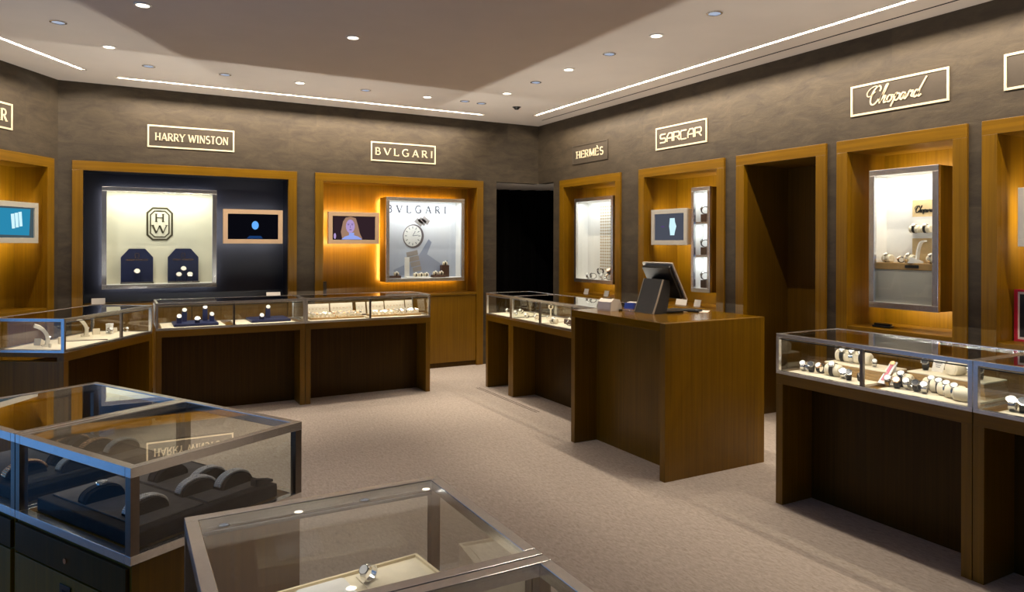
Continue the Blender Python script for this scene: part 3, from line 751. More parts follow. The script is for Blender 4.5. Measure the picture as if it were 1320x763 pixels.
# -- tall showcase on the right
t, h, H, yb = showcase('B', 8.1 - 3.337, 8.1 - 2.822, 'tall steel framed showcase with white interior above the right counter', .20, .45, hcol=WARM, lcol=NEUT, power=1.9, halo=3.6, yf=.03)
part(t, 'base_cabinet', MB().box(-h + .022, .075, fr_ := .043, h - .022, yb - .004, .285), M['frost'])
part(t, 'shelf', MB().box(-h + .022, .07, .286, h - .022, yb - .002, .336, .003), M['beige'])
part(t, 'shelf_label', MB().box(.0, .066, .30, .10, .0699, .322), M['ink_black'])
pb = thing('logo_board', 'tall beige display board with black script inside the tall right showcase', 'display stand', wp('B', 8.1 - 3.0795, 0, 1.082), R(-90))
part(pb, 'board', MB().box(-.025, yb - .022, .336, .17, yb - .004, .795), plain('pale_board', '#d9bd8c', .6, noise=.06, nscale=30))
part(pb, 'white_plate', MB().box(-.02, yb - .032, .515, .168, yb - .022, .672), M['white'])
lt = MB()
for k, pl in SCRIPT: stroke(lt, pl, .006 * k, yb - .025, yb - .022, lambda p: (-.012 + (p[0] + .16 * p[1]) * .042, .705 + p[1] * .045))
part(pb, 'lettering', lt, M['ink_black'])
# -- niche at the right edge: only the glow of its screen reaches the frame
t, h, H, y = screen('B', 8.1 - 2.33, 8.1 - 1.75, 'screen in the niche at the right edge, almost out of the photo', .45, 'silver', 'scr_black', yf=.03, halo=5)
# -- far left niche screen (blue)
t, h, H, y = screen('C', LC - .93, LC - .289, 'blue screen with a white bracelet watch at the far left', .30, 'silver', 'scr_frame', yf=-.02, halo=3.5)
flat(t, 'background_picture', [(-h + .07, .075), (h - .105, .07), (h - .09, .31), (-h + .07, .305)], 'scr_blue', y)
bm_ = MB()
for k in range(3): bm_.prism(oriented(.015 + .045 * k, .2 + .01 * k, R(6), [(-.018, -.07), (.018, -.07), (.02, .06), (-.02, .06)]), y - .002, y - .0013)
part(t, 'watch_picture', bm_, M['px_pale'])

# ------------------------------------------------------------------ glass topped counters
def counter(label, loc, rz, L, D, mull=(), H=1.017, zd=.778, recess=.26, ends=(1, 1), lamp=True, front='recess', name='display_counter', post=.022, rail=.024, up=1.0, dn=1.0, endpane=(1, 1)):
    t = thing(name, label, 'counter', loc, rz)
    st = .05
    for x in (0, L - st): part(t, 'side_panel', MB().box(x + .001, 0, 0, x + st - .001, D, zd - .06, .0015), M['wood_v'])
    part(t, 'top_rail', MB().box(.001, 0, zd - .06, L - .001, .05, zd, .0015), M['wood_x'])
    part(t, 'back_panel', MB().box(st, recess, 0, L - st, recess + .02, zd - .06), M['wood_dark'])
    part(t, 'deck', MB().box(.001, .05, zd - .03, L - .001, D, zd), M['wood_x'])
    g = .004
    fb = MB()
    for (x0, y0, x1, y1) in ((0, 0, L, rail), (0, D - rail, L, D), (0, rail, rail, D - rail), (L - rail, rail, L, D - rail)):
        fb.box(x0 + .001, y0, zd, x1 - .001, y1, zd + .018, .001)
    part(t, 'bottom_frame', fb, M['metal'])
    ft = MB()
    for (x0, y0, x1, y1) in ((0, 0, L, rail), (0, D - rail, L, D), (0, rail, rail, D - rail), (L - rail, rail, L, D - rail)):
        ft.box(x0 + .001, y0, H - .022, x1 - .001, y1, H, .001)
    part(t, 'top_frame', ft, M['metal'])
    for x in (0, L - post):
        for y in (0, D - post): part(t, 'corner_post', MB().box(x + .001, y, zd + .018, x + post - .001, y + post, H - .022), M['metal'])
    for x in mull: part(t, 'mullion', MB().box(x - .009, .002, zd + .018, x + .009, .02, H - .022), M['dark_metal'])
    for x in mull: part(t, 'top_bar', MB().box(x - .008, rail, H - .012, x + .008, D - rail, H - .003), M['metal'])
    part(t, 'glass_top', MB().box(rail, rail, H - .008, L - rail, D - rail, H - .002), M['glass'])
    xs = [post] + list(mull) + [L - post]
    for a, b in zip(xs, xs[1:]): part(t, 'front_pane', MB().box(a + .004, .008, zd + .018, b - .004, .014, H - .022), M['glass'])
    part(t, 'rear_pane', MB().box(post, D - .014, zd + .018, L - post, D - .008, H - .022), M['glass'])
    if endpane[0]: part(t, 'end_pane', MB().box(.008, post, zd + .018, .014, D - post, H - .022), M['glass'])
    if endpane[1]: part(t, 'end_pane', MB().box(L - .014, post, zd + .018, L - .008, D - post, H - .022), M['glass'])
    if lamp:
        part(t, 'lamp_strip', MB().box(rail, rail - .006, H - .037, L - rail, rail + .003, H - .031), M['black_plastic'])
        m = at(loc, rz, L / 2, rail + .004, H - .029)
        R3 = Matrix.Rotation(rz, 4, 'Z')
        area('case_lamp_down', m, R3 @ RX(38), L - .08, .008, P_CASE_DN * L * dn, NEUT, 150)
        area('case_lamp_up', m, R3 @ RX(162), L - .08, .0012, P_CASE_UP * L * up, NEUT, 180)
    return t
TC = R(58.5)
CL = ((-0.347, 5.79, 0), TC)
counter('angled glass counter with ivory necklace stands at the far left', *CL, 1.112, .53, (.685,), up=1.3)
CHW = ((.262, 6.87, 0), 0.0)
counter('back wall glass counter holding two navy watch trays', *CHW, 1.284, .52, (.643,))
CBV = ((1.548, 6.87, 0), 0.0)
counter('back wall glass counter packed with cream trays of small watches', *CBV, 1.285, .52, (.640,), dn=1.5)
CH1 = ((3.46, 6.822, 0), R(-90))
counter('short end glass counter nearest the dark corner opening', *CH1, .559, .56)
CH2 = ((3.46, 6.262, 0), R(-90))
counter('glass counter with jewellery between the short end counter and cash desk', *CH2, 1.60, .56, (.555, 1.1))
CR1 = ((3.44, 2.932, 0), R(-90))
counter('right glass counter with beige risers and watch cushions', *CR1, 1.117, .56, (.556,), dn=1.25)
CR2 = ((3.44, 1.813, 0), R(-90))
counter('glass counter cut off by the right edge of the photo', *CR2, 1.117, .56, (.556,), dn=1.25)

# cash desk
CD = ((3.088, 4.607, 0), R(-90))
t = thing('cash_desk', 'wooden cash desk with a touch screen till on top', 'desk', *CD)
L, D, Hd, st = 1.09, .92, 1.033, .05
part(t, 'side_panel', MB().box(0, 0, 0, st, D, Hd - .055, .0015), M['wood_v'])
part(t, 'side_panel', MB().box(L - st, 0, 0, L, D, Hd - .001, .0015), M['wood_v'])
part(t, 'worktop', MB().box(0, 0, Hd - .055, L - st, D, Hd, .0015), wood('wood_top', 0, rough=.16))
part(t, 'front_panel', MB().box(st, .21, 0, L - st, .23, Hd - .055), M['wood_v'])
part(t, 'back_panel', MB().box(st, D - .05, 0.1, L - st, D - .03, Hd - .055), M['wood_v'])

# foreground cases
RF = R(29.5)
CF1 = ((.02, 1.887, 0), RF)
def island(label, loc, rz, W, D, staff_side=True, H=1.017, zd=.785, lamp=0.0):
    t = thing('island_case', label, 'display case', loc, rz)
    r_ = .025
    part(t, 'cabinet', MB().box(.006, .004, 0, W - .004, D - .004, zd - .002, .0015), M['wood_v'])
    if staff_side:
        part(t, 'drawer_front', MB().box(-.004, .012, zd - .085, .006, D - .012, zd - .008, .001), M['wood_dark'])
        part(t, 'drawer_lock', MB().cyl(.007, .004, 14, Matrix.Translation((-.004, D * .5, zd - .05)) @ Matrix.Rotation(R(-90), 4, 'Y')), M['gold'], True)
        d = part(t, 'cabinet_door', MB().box(-.004, .012, .06, .006, D - .012, zd - .09, .001), M['wood_v'])
        part(d, 'door_pull', MB().box(-.007, D * .5 - .026, zd - .165, -.004, D * .5 + .026, zd - .113, .001), M['black_plastic'])
        part(d, 'pull_recess', MB().box(-.0076, D * .5 - .012, zd - .152, -.007, D * .5 + .012, zd - .126), M['black'])
    for nm, z0, z1 in (('bottom_frame', zd, zd + .022), ('top_frame', H - .024, H)):
        f = MB()
        for (x0, y0, x1, y1) in ((0, 0, W, r_), (0, D - r_, W, D), (0, r_, r_, D - r_), (W - r_, r_, W, D - r_)): f.box(x0 + .0008, y0 + .0008, z0, x1 - .0008, y1 - .0008, z1, .0012)
        part(t, nm, f, M['metal'])
    for x in (0, W - r_):
        for y in (0, D - r_): part(t, 'corner_post', MB().box(x + .0015, y + .0015, zd + .022, x + r_ - .0015, y + r_ - .0015, H - .024), M['dark_metal'])
    part(t, 'deck', MB().box(r_, r_, zd - .002, W - r_, D - r_, zd + .021), M['wood_x'])
    part(t, 'glass_top', MB().box(r_, r_, H - .009, W - r_, D - r_, H - .002), M['glass'])
    part(t, 'front_pane', MB().box(r_, .008, zd + .022, W - r_, .014, H - .024), M['glass'])
    part(t, 'rear_pane', MB().box(r_, D - .014, zd + .022, W - r_, D - .008, H - .024), M['glass'])
    part(t, 'end_pane', MB().box(.008, r_, zd + .022, .014, D - r_, H - .024), M['glass_ar'])
    part(t, 'end_pane', MB().box(W - .014, r_, zd + .022, W - .008, D - r_, H - .024), M['glass'])
    if lamp:
        part(t, 'lamp_strip', MB().box(r_, D - r_ - .006, H - .032, W - r_, D - r_, H - .024), M['black_plastic'])  # strip drawn for the lamp; in the left cases it carries added fill
        area('case_lamp_and_fill', at(loc, rz, W / 2, D - r_ - .008, H - .033), Matrix.Rotation(rz, 4, 'Z') @ RX(-24), W - .08, .006, lamp, NEUT, 140)  # lamp of the centre case; in the left cases an added tray fill
        if not staff_side: area('case_lamp_up', at(loc, rz, W / 2, D - r_ - .008, H - .026), Matrix.Rotation(rz, 4, 'Z') @ RX(180), W - .08, .004, P_RIM_FILL, NEUT, 180)  # added uplight that brightens the silver rim
    return t
WF, DF = .522, .563
island('left foreground glass case with black tray of bracelets, nearest', *CF1, WF, DF, lamp=.14)  # lamp here is an added fill for the black tray
CF2 = (at(CF1[0], RF, 0, DF + .002), RF)
island('left foreground glass case behind the nearest one', *CF2, WF, DF, lamp=.14)  # same added fill lamp as in the nearest case
CG1 = ((.107, 1.033, 0), 0.0)
island('low front glass case with silver rim and brown pads at bottom centre', *CG1, .53, .47, False, lamp=.16)
CG2 = ((.107, .561, 0), 0.0)
island('glass case cut off by the bottom edge of the photo', *CG2, .53, .47, False)

# ------------------------------------------------------------------ small goods
def ringpath(rx, rz_, n=18, a0=0, a1=360):
    return [(rx * math.cos(R(a0 + (a1 - a0) * k / n)), 0, rz_ * math.sin(R(a0 + (a1 - a0) * k / n))) for k in range(n if a1 - a0 == 360 else n + 1)]
def shift(path, dz, dx=0): return [(p[0] + dx, p[1], p[2] + dz) for p in path]
# watch closed loop standing on a pad; axis along y, dial on the front upper side (towards -x)
def loop_watch(w=.02, r=.027, th=.004):
    band = MB().sweep(shift(ringpath(r, r * .86), r * .86 + th / 2), w, th, True)
    TF = Matrix.Translation((-r * .72, 0, r * 1.5)) @ Matrix.Rotation(R(-48), 4, 'Y')
    case = MB().cyl(.0175, .007, 18, TF, .0015)
    dial = MB().cyl(.0140, .0006, 18, TF @ Matrix.Translation((0, 0, .0072)))
    return band, case, dial
b, c, d = loop_watch()
WM = dict(steel_band=b.mesh('bracelet', M['chrome'], True), case=c.mesh('watch_case', M['chrome'], True), dial=d.mesh('dial', M['dial'], True))
b, c, d = loop_watch()
WM2 = dict(band=b.mesh('strap', M['ink_black'], True), case=c.mesh('watch_case', M['gold'], True), dial=d.mesh('dial', M['dial_dark'], True))
kit('watch_steel', ('bracelet', WM['steel_band']), ('watch_case', WM['case'], [('dial', WM['dial'])]))
kit('watch_dark', ('strap', WM2['band']), ('watch_case', WM['case'], [('dial', WM2['dial'])]))
kit('watch_gold', ('strap', WM2['band']), ('watch_case', WM2['case'], [('dial', WM['dial'])]))
# pillow: a fat cream roll lying along y, flattened below
pp = MB().lathe([(0, -.036), (.022, -.036), (.028, -.03), (.0295, 0), (.028, .03), (.022, .036), (0, .036)], 18, Matrix.Translation((0, 0, .0265)) @ Matrix.Rotation(R(90), 4, 'X'))
for v in pp.bm.verts:
    if v.co.z < 0: v.co.z = 0
PILLOW = pp.mesh('cushion', M['ivory'], True)
FOOT = MB().box(-.018, -.03, 0, .018, .03, .006, .001).mesh('foot', M['beige'])
kit('pillow', ('cushion', PILLOW))
# watch strapped around a pillow
def pillow_watch(mat):
    band = MB().sweep(shift(ringpath(.0315, .0300, 18), .0285), .018, .003, True)
    TF = Matrix.Translation((-.018, 0, .0285 + .0255)) @ Matrix.Rotation(R(-36), 4, 'Y')
    return (('bracelet', band.mesh('bracelet', mat, True)), ('watch_case', MB().cyl(.016, .007, 18, TF, .0015).mesh('watch_case', M['chrome'], True),
            [('dial', MB().cyl(.0125, .0006, 18, TF @ Matrix.Translation((0, 0, .0072))).mesh('dial', M['dial'], True))]))
kit('pwatch_steel', *pillow_watch(M['chrome'])); kit('pwatch_black', *pillow_watch(M['ink_black']))
# small ivory C-ring watch rest with watch (tray goods)
def small_c():
    rest = MB().sweep([(.014 * math.cos(R(a)), 0, .014 + .013 * math.sin(R(a))) for a in range(-60, 241, 30)], .014, .005)
    rest.box(-.012, -.008, 0, .012, .008, .004)
    TF = Matrix.Translation((-.006, 0, .0285)) @ Matrix.Rotation(R(-40), 4, 'Y')
    return (('rest', rest.mesh('rest', M['ivory'], True)), ('watch_head', MB().cyl(.010, .005, 12, TF).mesh('watch_head', M['chrome'], True)),)
kit('tray_watch', *small_c())
KITS['tray_watch_gold'] = (KITS['tray_watch'][0], ('watch_head', MB().cyl(.010, .005, 12, Matrix.Translation((-.006, 0, .0285)) @ Matrix.Rotation(R(-40), 4, 'Y')).mesh('watch_head', M['gold'], True)))
KITS['tray_watch_dark'] = (('rest', MB().sweep([(.014 * math.cos(R(a)), 0, .014 + .013 * math.sin(R(a))) for a in range(-60, 241, 30)], .014, .005).mesh('rest', M['black'], True)), KITS['tray_watch'][1])
# navy column stand and its watch
def column(h, mat):
    return (('column', MB().box(-.021, -.016, 0, .021, .016, h - .02, .003).mesh('column', M[mat])), ('saddle', MB().lathe([(0, -.02), (.016, -.02), (.018, 0), (.016, .02), (0, .02)], 14, Matrix.Translation((0, 0, h - .018)) @ Matrix.Rotation(R(90), 4, 'Y')).mesh('saddle', M[mat], True)))
def head_watch():
    TF = Matrix.Translation((0, -.016, .008)) @ Matrix.Rotation(R(58), 4, 'X')
    return (('watch_case', MB().cyl(.023, .008, 20, TF, .002).mesh('watch_case', M['chrome'], True), [('dial', MB().cyl(.019, .0006, 20, TF @ Matrix.Translation((0, 0, .0082))).mesh('dial', M['dial'], True))]),
            ('strap', MB().sweep([(0, .020 * math.sin(R(a)), .020 * math.cos(R(a))) for a in range(-130, 131, 20)], .018, .003, False, (1, 0, 0)).mesh('strap', M['navy'], True)))
for hh in (.05, .075, .115, .135): kit('column_%d' % int(hh * 1000), *column(hh, 'navy'))
kit('head_watch', *head_watch())
# slab kits
def slab(w, d, h, mat, bev=.003, inset=None, name='base'):
    p = [(name, MB().box(-w/2, -d/2, 0, w/2, d/2, h, bev).mesh(name, M[mat]))]
    if inset: p.append(('inlay', MB().box(-w/2 + .015, -d/2 + .015, h, w/2 - .015, d/2 - .015, h + .002).mesh('inlay', M[inset])))
    return p
def put_slab(name, label, cat, loc, rz, w, d, h, mat, inset=None, group=None):
    k_ = 'slab%d' % len(KITS); kit(k_, *slab(w, d, h, mat, min(.003, h/3), inset)); return place(k_, name, label, cat, loc, rz, group)

ZD = .796     # top of the lower frame: goods sit on pads here
def pads(C, xs, y0, y1, labs, zd=.778, h=.018, mat='cream'):
    for (x0, x1), lb in zip(xs, labs):
        put_slab('display_pad', lb, 'pad', at(C[0], C[1], (x0 + x1)/2, (y0 + y1)/2, zd), C[1], x1 - x0, y1 - y0, h, mat)
pads(CL, [(.05, .54), (.57, 1.06)], .04, .47, ['cream pad in left half of the angled left counter', 'cream pad in right half of the angled left counter'])
pads(CHW, [(.05, .575), (.67, 1.20)], .03, .46, ['cream pad under the left navy tray', 'cream pad under the right navy tray'])
pads(CBV, [(.05, .61), (.66, 1.24)], .03, .46, ['cream pad in the left half of the counter of small watches', 'cream pad in the right half of the counter of small watches'])
pads(CH1, [(.05, .51)], .04, .46, ['cream pad in the short end counter'])
pads(CH2, [(.05, .53), (.58, 1.07), (1.12, 1.55)], .04, .46, ['cream pad in the far bay of the counter beside the cash desk', 'cream pad in the middle bay of the counter beside the cash desk', 'cream pad in the bay hidden behind the cash desk'])
pads(CR1, [(.06, .53), (.63, 1.07)], .03, .47, ['cream pad in the far bay of the right counter', 'cream pad in the near bay of the right counter'])
pads(CR2, [(.09, .53)], .03, .30, ['cream pad in the counter at the right edge'])

# ---- angled left counter: ivory necklace busts and small forms
def bust():
    prof = [(-.052, .0, .10), (-.05, .03, .10), (-.035, .062, .085), (-.012, .095, .065), (.012, .120, .05), (.035, .132, .075), (.048, .128, .10)]
    path = [(p[0], 0, p[1]) for p in prof]
    path = [(-.035, 0, .005), (-.028, 0, .05), (-.030, 0, .085), (-.045, 0, .118), (-.075, 0, .145)]
    return MB().sweep(path, [.060, .058, .056, .062, .074], .022)
def bust_mesh():
    mb = MB(); bm = mb.bm
    prof = [(0.0, .004, .040), (.012, .05, .036), (.006, .09, .034), (-.02, .125, .042), (-.055, .150, .052)]
    rings = []
    for (y, z, hw) in prof:   # curved shell across x
        rings.append([bm.verts.new((hw * math.sin(R(a)) * 1.1, y + .022 * (1 - math.cos(R(a))), z)) for a in range(-90, 91, 18)] )
    for a_, b_ in zip(rings, rings[1:]):
        for k in range(len(a_) - 1): bm.faces.new((a_[k], a_[k+1], b_[k+1], b_[k]))
    bmesh.ops.solidify(bm, geom=bm.faces[:], thickness=.012)
    bmesh.ops.recalc_face_normals(bm, faces=bm.faces[:])
    return mb.mesh('neck_form', M['ivory'], True)
NECK = MB()
# curved ivory tongue: wide shoulders leaning back over a narrow foot
prof = [(.000, .000, .052), (.006, .030, .046), (.004, .060, .042), (-.010, .090, .048), (-.034, .115, .060), (-.062, .128, .066)]
NECK.sweep([(p[0], 0, p[1]) for p in smooth_curve([(q[0], q[1]) for q in prof], 3)], [.052] * 4 + [.047] * 4 + [.05] * 4 + [.062] * 4, .02)
NECKM = NECK.mesh('neck_form', M['ivory'], True)
PEND = MB()
for k in range(9):
    a = k / 8; PEND.ball(.0035, Matrix.Translation((.004 - .03 * a * a, (.02 * math.cos(PI * a)), .118 - .06 * math.sin(PI * a))), 6)
kit('neck', ('neck_form', NECKM), ('foot', MB().box(-.025, -.03, 0, .025, .03, .008, .002).mesh('foot', M['ivory'])))
kit('necklace', ('chain', MB().sweep([(-.036 + .0125 + .030 * math.sin(PI * k / 10), .022 * math.cos(PI * k / 10), .114 - .052 * math.sin(PI * k / 10)) for k in range(11)], .003, .003, False, (1, 0, .2)).mesh('chain', M['chrome'], True)),
    ('pendant', MB().ball(.008, Matrix.Translation((.016, 0, .054))).mesh('pendant', M['gem'], True)))
kit('cuff', ('roll', MB().cyl(.016, .05, 16, Matrix.Identity(4), .003).mesh('roll', M['ivory'], True)))
kit('wedge', ('wedge_body', MB().prism([(-.03, 0), (.03, 0), (.03, .02), (-.02, .05)], -.025, .025, 'xz').mesh('wedge_body', M['ivory'])))
kit('white_box', ('box_body', MB().box(-.02, -.02, 0, .02, .02, .066, .002).mesh('box_body', M['white'])), ('lid', MB().box(-.021, -.021, .066, .021, .021, .082, .002).mesh('lid', M['white'])))
kit('rod', ('rod_body', MB().box(-.20, -.006, 0, .20, .006, .008, .001).mesh('rod_body', M['brown'])))
def cl(x, y, z=ZD): return at(CL[0], CL[1], x, y, z)
place('neck', 'necklace_bust', 'curved ivory necklace bust nearest the steel corner post, angled left counter', 'display stand', cl(.20, .27), R(8), sc=1.2)
place('necklace', 'necklace', 'thin necklace hanging on the ivory bust nearest the corner post', 'jewellery', cl(.20, .27), R(8), sc=1.2)
place('wedge', 'ring_wedge', 'small ivory wedge behind the first necklace bust', 'display stand', cl(.255, .36), TC)
place('cuff', 'bracelet_roll', 'ivory upright roll beside the corner post of the angled left counter', 'display stand', cl(.32, .25), 0)
place('cuff', 'bracelet_roll', 'small ivory roll in front of the first necklace bust', 'display stand', cl(.14, .20), 0, sc=.6)
place('neck', 'necklace_bust', 'curved ivory necklace bust in the middle of the angled left counter', 'display stand', cl(.74, .34), R(8), sc=1.2)
place('necklace', 'necklace', 'thin necklace hanging on the middle ivory bust', 'jewellery', cl(.74, .34), R(8), sc=1.2)
place('wedge', 'ring_wedge', 'ivory wedge holding a watch beside the middle necklace bust', 'display stand', cl(.86, .33), TC + R(40))
place('watch_steel', 'wristwatch', 'round steel watch leaning beside the middle necklace bust', 'watch', cl(.90, .24), TC + R(60))
place('white_box', 'ring_box', 'upright white box behind the mullion of the angled left counter', 'box', cl(.93, .26), TC)
place('wedge', 'ring_wedge', 'small ivory wedge beside the upright white box', 'display stand', cl(1.0, .27), TC + R(60), sc=.8)
place('watch_steel', 'wristwatch', 'steel watch lying beside the upright white box', 'watch', cl(1.02, .18), TC + R(80), sc=.8)
place('rod', 'display_rod', 'thin brown rod lying on the cream pad of the angled left counter', 'rod', cl(.50, .17), TC + R(-62), sc=.7)
put_slab('card', 'cream card standing behind the angled left counter', 'card', (-.065, 7.75, .93), R(10), .14, .004, .09, 'cream') if False else None

# ---- navy watch trays, back counter
def chw(x, y, z=ZD): return at(CHW[0], 0, x, y, z)
put_slab('watch_tray', 'left navy watch tray with five watches, back counter', 'tray', chw(.335, .235), 0, .37, .33, .022, 'navy', 'navy')
put_slab('watch_tray', 'right navy watch tray partly empty, back counter', 'tray', chw(.99, .285), 0, .36, .36, .022, 'navy', 'navy')
zt = ZD + .024
for i, (x, y, hh) in enumerate(((.195, .15, 75), (.25, .30, 115), (.425, .30, 135), (.475, .22, 75), (.345, .13, 50))):
    place('column_%d' % hh, 'watch_stand', '%s navy stand from the left on the left navy tray' % ORD[i], 'display stand', chw(x, y, zt))
    place('head_watch', 'wristwatch', 'round white watch on the %s navy stand of the left tray' % ORD[i], 'watch', chw(x, y, zt + hh / 1000 - .018))
for i, (x, y, hh) in enumerate(((.91, .17, 50), (.99, .30, 115))):
    place('column_%d' % hh, 'watch_stand', '%s navy stand on the right navy tray' % ('low front' if i == 0 else 'tall'), 'display stand', chw(x, y, zt))
    place('head_watch', 'wristwatch', 'round white watch on the %s navy stand of the right tray' % ('low front' if i == 0 else 'tall'), 'watch', chw(x, y, zt + hh / 1000 - .018))

# ---- cream trays of small watches
def cbv(x, y, z=ZD): return at(CBV[0], 0, x, y, z)
g_ = 'small watches on the cream trays'
def trayload(x0, x1, y0, y1, nx, ny, lab, dark=()):
    put_slab('watch_tray', lab, 'tray', cbv((x0 + x1)/2, (y0 + y1)/2), 0, x1 - x0, y1 - y0, .020, 'beige', 'cream')
    for j in range(ny):
        for i in range(nx):
            x = x0 + .03 + (x1 - x0 - .06) * i / (nx - 1) + rnd.uniform(-.004, .004); y = y0 + .03 + (y1 - y0 - .06) * j / max(1, ny - 1) + rnd.uniform(-.004, .004)
            k_ = 'tray_watch_dark' if (i, j) in dark else ('tray_watch_gold' if (i + 2 * j) % 4 == 1 else 'tray_watch')
            col = {'tray_watch_dark': 'black', 'tray_watch_gold': 'gold and ivory', 'tray_watch': 'steel and ivory'}[k_]
            place(k_, 'small_watch', '%s watch, %s in the %s row, %s' % (col, ORD[i], ['front', 'second', 'third', 'rear'][j], lab.split(' of')[0]), 'watch', cbv(x, y, ZD + .022), R(90 + rnd.uniform(-25, 25)), g_, sc=1.15)
trayload(.07, .33, .09, .25, 6, 3, 'first cream tray from left of the back counter')
trayload(.34, .60, .09, .27, 7, 3, 'second cream tray from left of the back counter')
trayload(.68, .94, .09, .27, 6, 3, 'third cream tray from left of the back counter')
trayload(.95, 1.22, .09, .27, 7, 3, 'fourth cream tray from left of the back counter', dark={(1, 2), (2, 2), (3, 1), (3, 2), (4, 2), (1, 1), (5, 1)})
for i, (x0, x1, y) in enumerate(((.08, .31, .31), (.33, .56, .33), (.60, .70, .34), (.72, .90, .34), (.92, 1.14, .36), (1.16, 1.24, .38))):
    t = thing('back_tray', '%s upright cream tray from left behind the small watches' % ORD[i], 'tray', cbv((x0 + x1)/2, y, ZD), 0)
    h = (x1 - x0)/2; TL = Matrix.Rotation(R(-16), 4, 'X')
    part(t, 'board', MB().box(-h, 0, 0, h, .014, .14, .002, TL), M['cream'])
    part(t, 'rim', MB().box(-h, -.012, 0, h, 0, .012, 0, TL), M['brown'])
    mb = MB()
    for k in range(max(2, int((x1 - x0) / .035))):
        xx = -h + .022 + k * .035
        if xx > h - .012: break
        mb.ball(.006, TL @ Matrix.Translation((xx, -.004, .05)), 6); mb.ball(.005, TL @ Matrix.Translation((xx + .008, -.004, .088)), 6)
    part(t, 'jewel_row', mb, M['gold'], True)

# ---- counter beside the cash desk
def chx(C, x, y, z=ZD): return at(C[0], C[1], x, y, z)
G = [(CH2, .18, .20, 'pillow'), (CH2, .12, .12, 'watch_steel'), (CH2, .22, .34, 'tall'), (CH2, .32, .12, 'watch_steel'), (CH2, .42, .20, 'watch_steel'),
     (CH2, .66, .10, 'pillow'), (CH2, .70, .26, 'watch_steel'), (CH2, .80, .30, 'pillow'), (CH2, .86, .14, 'watch_dark'), (CH2, .94, .28, 'watch_steel'), (CH2, 1.02, .32, 'pillow'), (CH2, 1.2, .12, 'watch_gold'), (CH2, 1.3, .3, 'watch_steel'), (CH2, 1.42, .3, 'watch_steel')]
kit('tall', ('post', MB().cyl(.008, .10, 10).cyl(.03, .008, 16).mesh('post', M['ivory'], True)), ('ring_rest', MB().sweep(shift(ringpath(.024, .024), .115), .016, .005, True).mesh('ring_rest', M['ivory'], True)))
put_slab('riser_block', 'brown riser block in the bay of the counter beside the cash desk', 'riser', chx(CH2, .86, .27), R(-90), .34, .16, .045, 'brown', 'cream')
for i, (C_, x, y, k_) in enumerate(G):
    onr = C_ is CH2 and .70 < x < 1.02 and .2 < y < .34
    nm, cat = {'pillow': ('watch_cushion', 'display stand'), 'tall': ('ring_stand', 'display stand')}.get(k_, ('wristwatch', 'watch'))
    ad = {'pillow': 'ivory cushion', 'tall': 'tall ivory ring stand', 'watch_steel': 'steel watch', 'watch_dark': 'black strap watch', 'watch_gold': 'gold cased watch'}[k_]
    place(k_, nm, '%s, %s item from far end, counter beside the cash desk' % (ad, ORD[i]), cat, chx(C_, x, y, ZD + (.047 if onr else 0)), R(-90 + 90 + (i * 47) % 60 - 30))
    if k_ == 'pillow':
        place('pwatch_steel', 'wristwatch', 'steel watch on the %s item, ivory cushion, beside the cash desk' % ORD[i], 'watch', chx(C_, x, y, ZD + (.047 if onr else 0)), R((i * 47) % 60 - 30))
for i, (x, y) in enumerate(((.15, .2), (.25, .3), (.38, .16))):
    place('watch_steel', 'wristwatch', 'steel watch, %s from the far end inside the short end counter' % ORD[i], 'watch', chx(CH1, x, y), R(20 * i))

# ---- right counter
def cr(x, y, z=ZD): return at(CR1[0], CR1[1], x, y, z)
def riser(label, C, x0, x1, y0, y1, hh, n=3):
    t = thing('riser_block', label, 'riser', at(C[0], C[1], (x0 + x1)/2, (y0 + y1)/2, ZD), C[1])
    w, d = (x1 - x0)/2, (y1 - y0)/2; lh = hh / n
    for k in range(n): part(t, 'layer', MB().box(-w + .004 * k, -d + .004 * k, k * lh + .0006, w - .004 * k, d - .004 * k, (k + 1) * lh, .002), M['beige'])
    part(t, 'top_pad', MB().box(-w + .006, -d + .006, hh, w - .006, d - .006, hh + .008, .003), M['cream'])
    return hh + .008
r1 = riser('layered beige riser in the far bay of the right counter', CR1, .17, .57, .20, .40, .055)
r2 = riser('tall layered beige riser in the near bay of the right counter', CR1, .66, 1.06, .22, .44, .075, 4)
RZ = R(0)
def w_(k_, lab, x, y, z=0, rz=0, sc=1.15, C=CR1): return place(k_, 'wristwatch', lab, 'watch', at(C[0], C[1], x, y, ZD + z), R(rz), sc=sc)
def p_(lab, k2, lab2, x, y, z=0, rz=0, sc=1.25, C=CR1):
    place('pillow', 'watch_cushion', lab, 'display stand', at(C[0], C[1], x, y, ZD + z), R(rz), sc=sc)
    if k2: place(k2, 'wristwatch', lab2, 'watch', at(C[0], C[1], x, y, ZD + z), R(rz), sc=sc)
w_('watch_steel', 'steel watch at the far left end of the right counter front row', .10, .13, rz=10)
w_('watch_dark', 'black strap watch, second from left in the right counter front row', .145, .135, rz=25)
w_('watch_gold', 'gold cased watch, third from left in the right counter front row', .20, .15, rz=-5)
p_('ivory cushion standing alone in front of the far riser', 'pwatch_black', 'black strap watch on the lone front cushion of the right counter', .29, .14, rz=8)
w_('watch_steel', 'steel watch just right of the lone front cushion, right counter', .37, .12, rz=20)
w_('watch_dark', 'black strap watch nearest the mullion, far bay of the right counter', .415, .10, rz=30)
w_('watch_dark', 'small dark watch lying beside the mullion, right counter', .46, .13, rz=50, sc=.9)
for i, y_ in enumerate((.26, .30, .34)):
    p_('ivory cushion on the far riser, %s from left' % ORD[i], 'pwatch_steel' if i % 2 else 'pwatch_black', 'watch on the far riser, %s cushion from left' % ORD[i], .235 + .062 * i, .31, r1, 6)
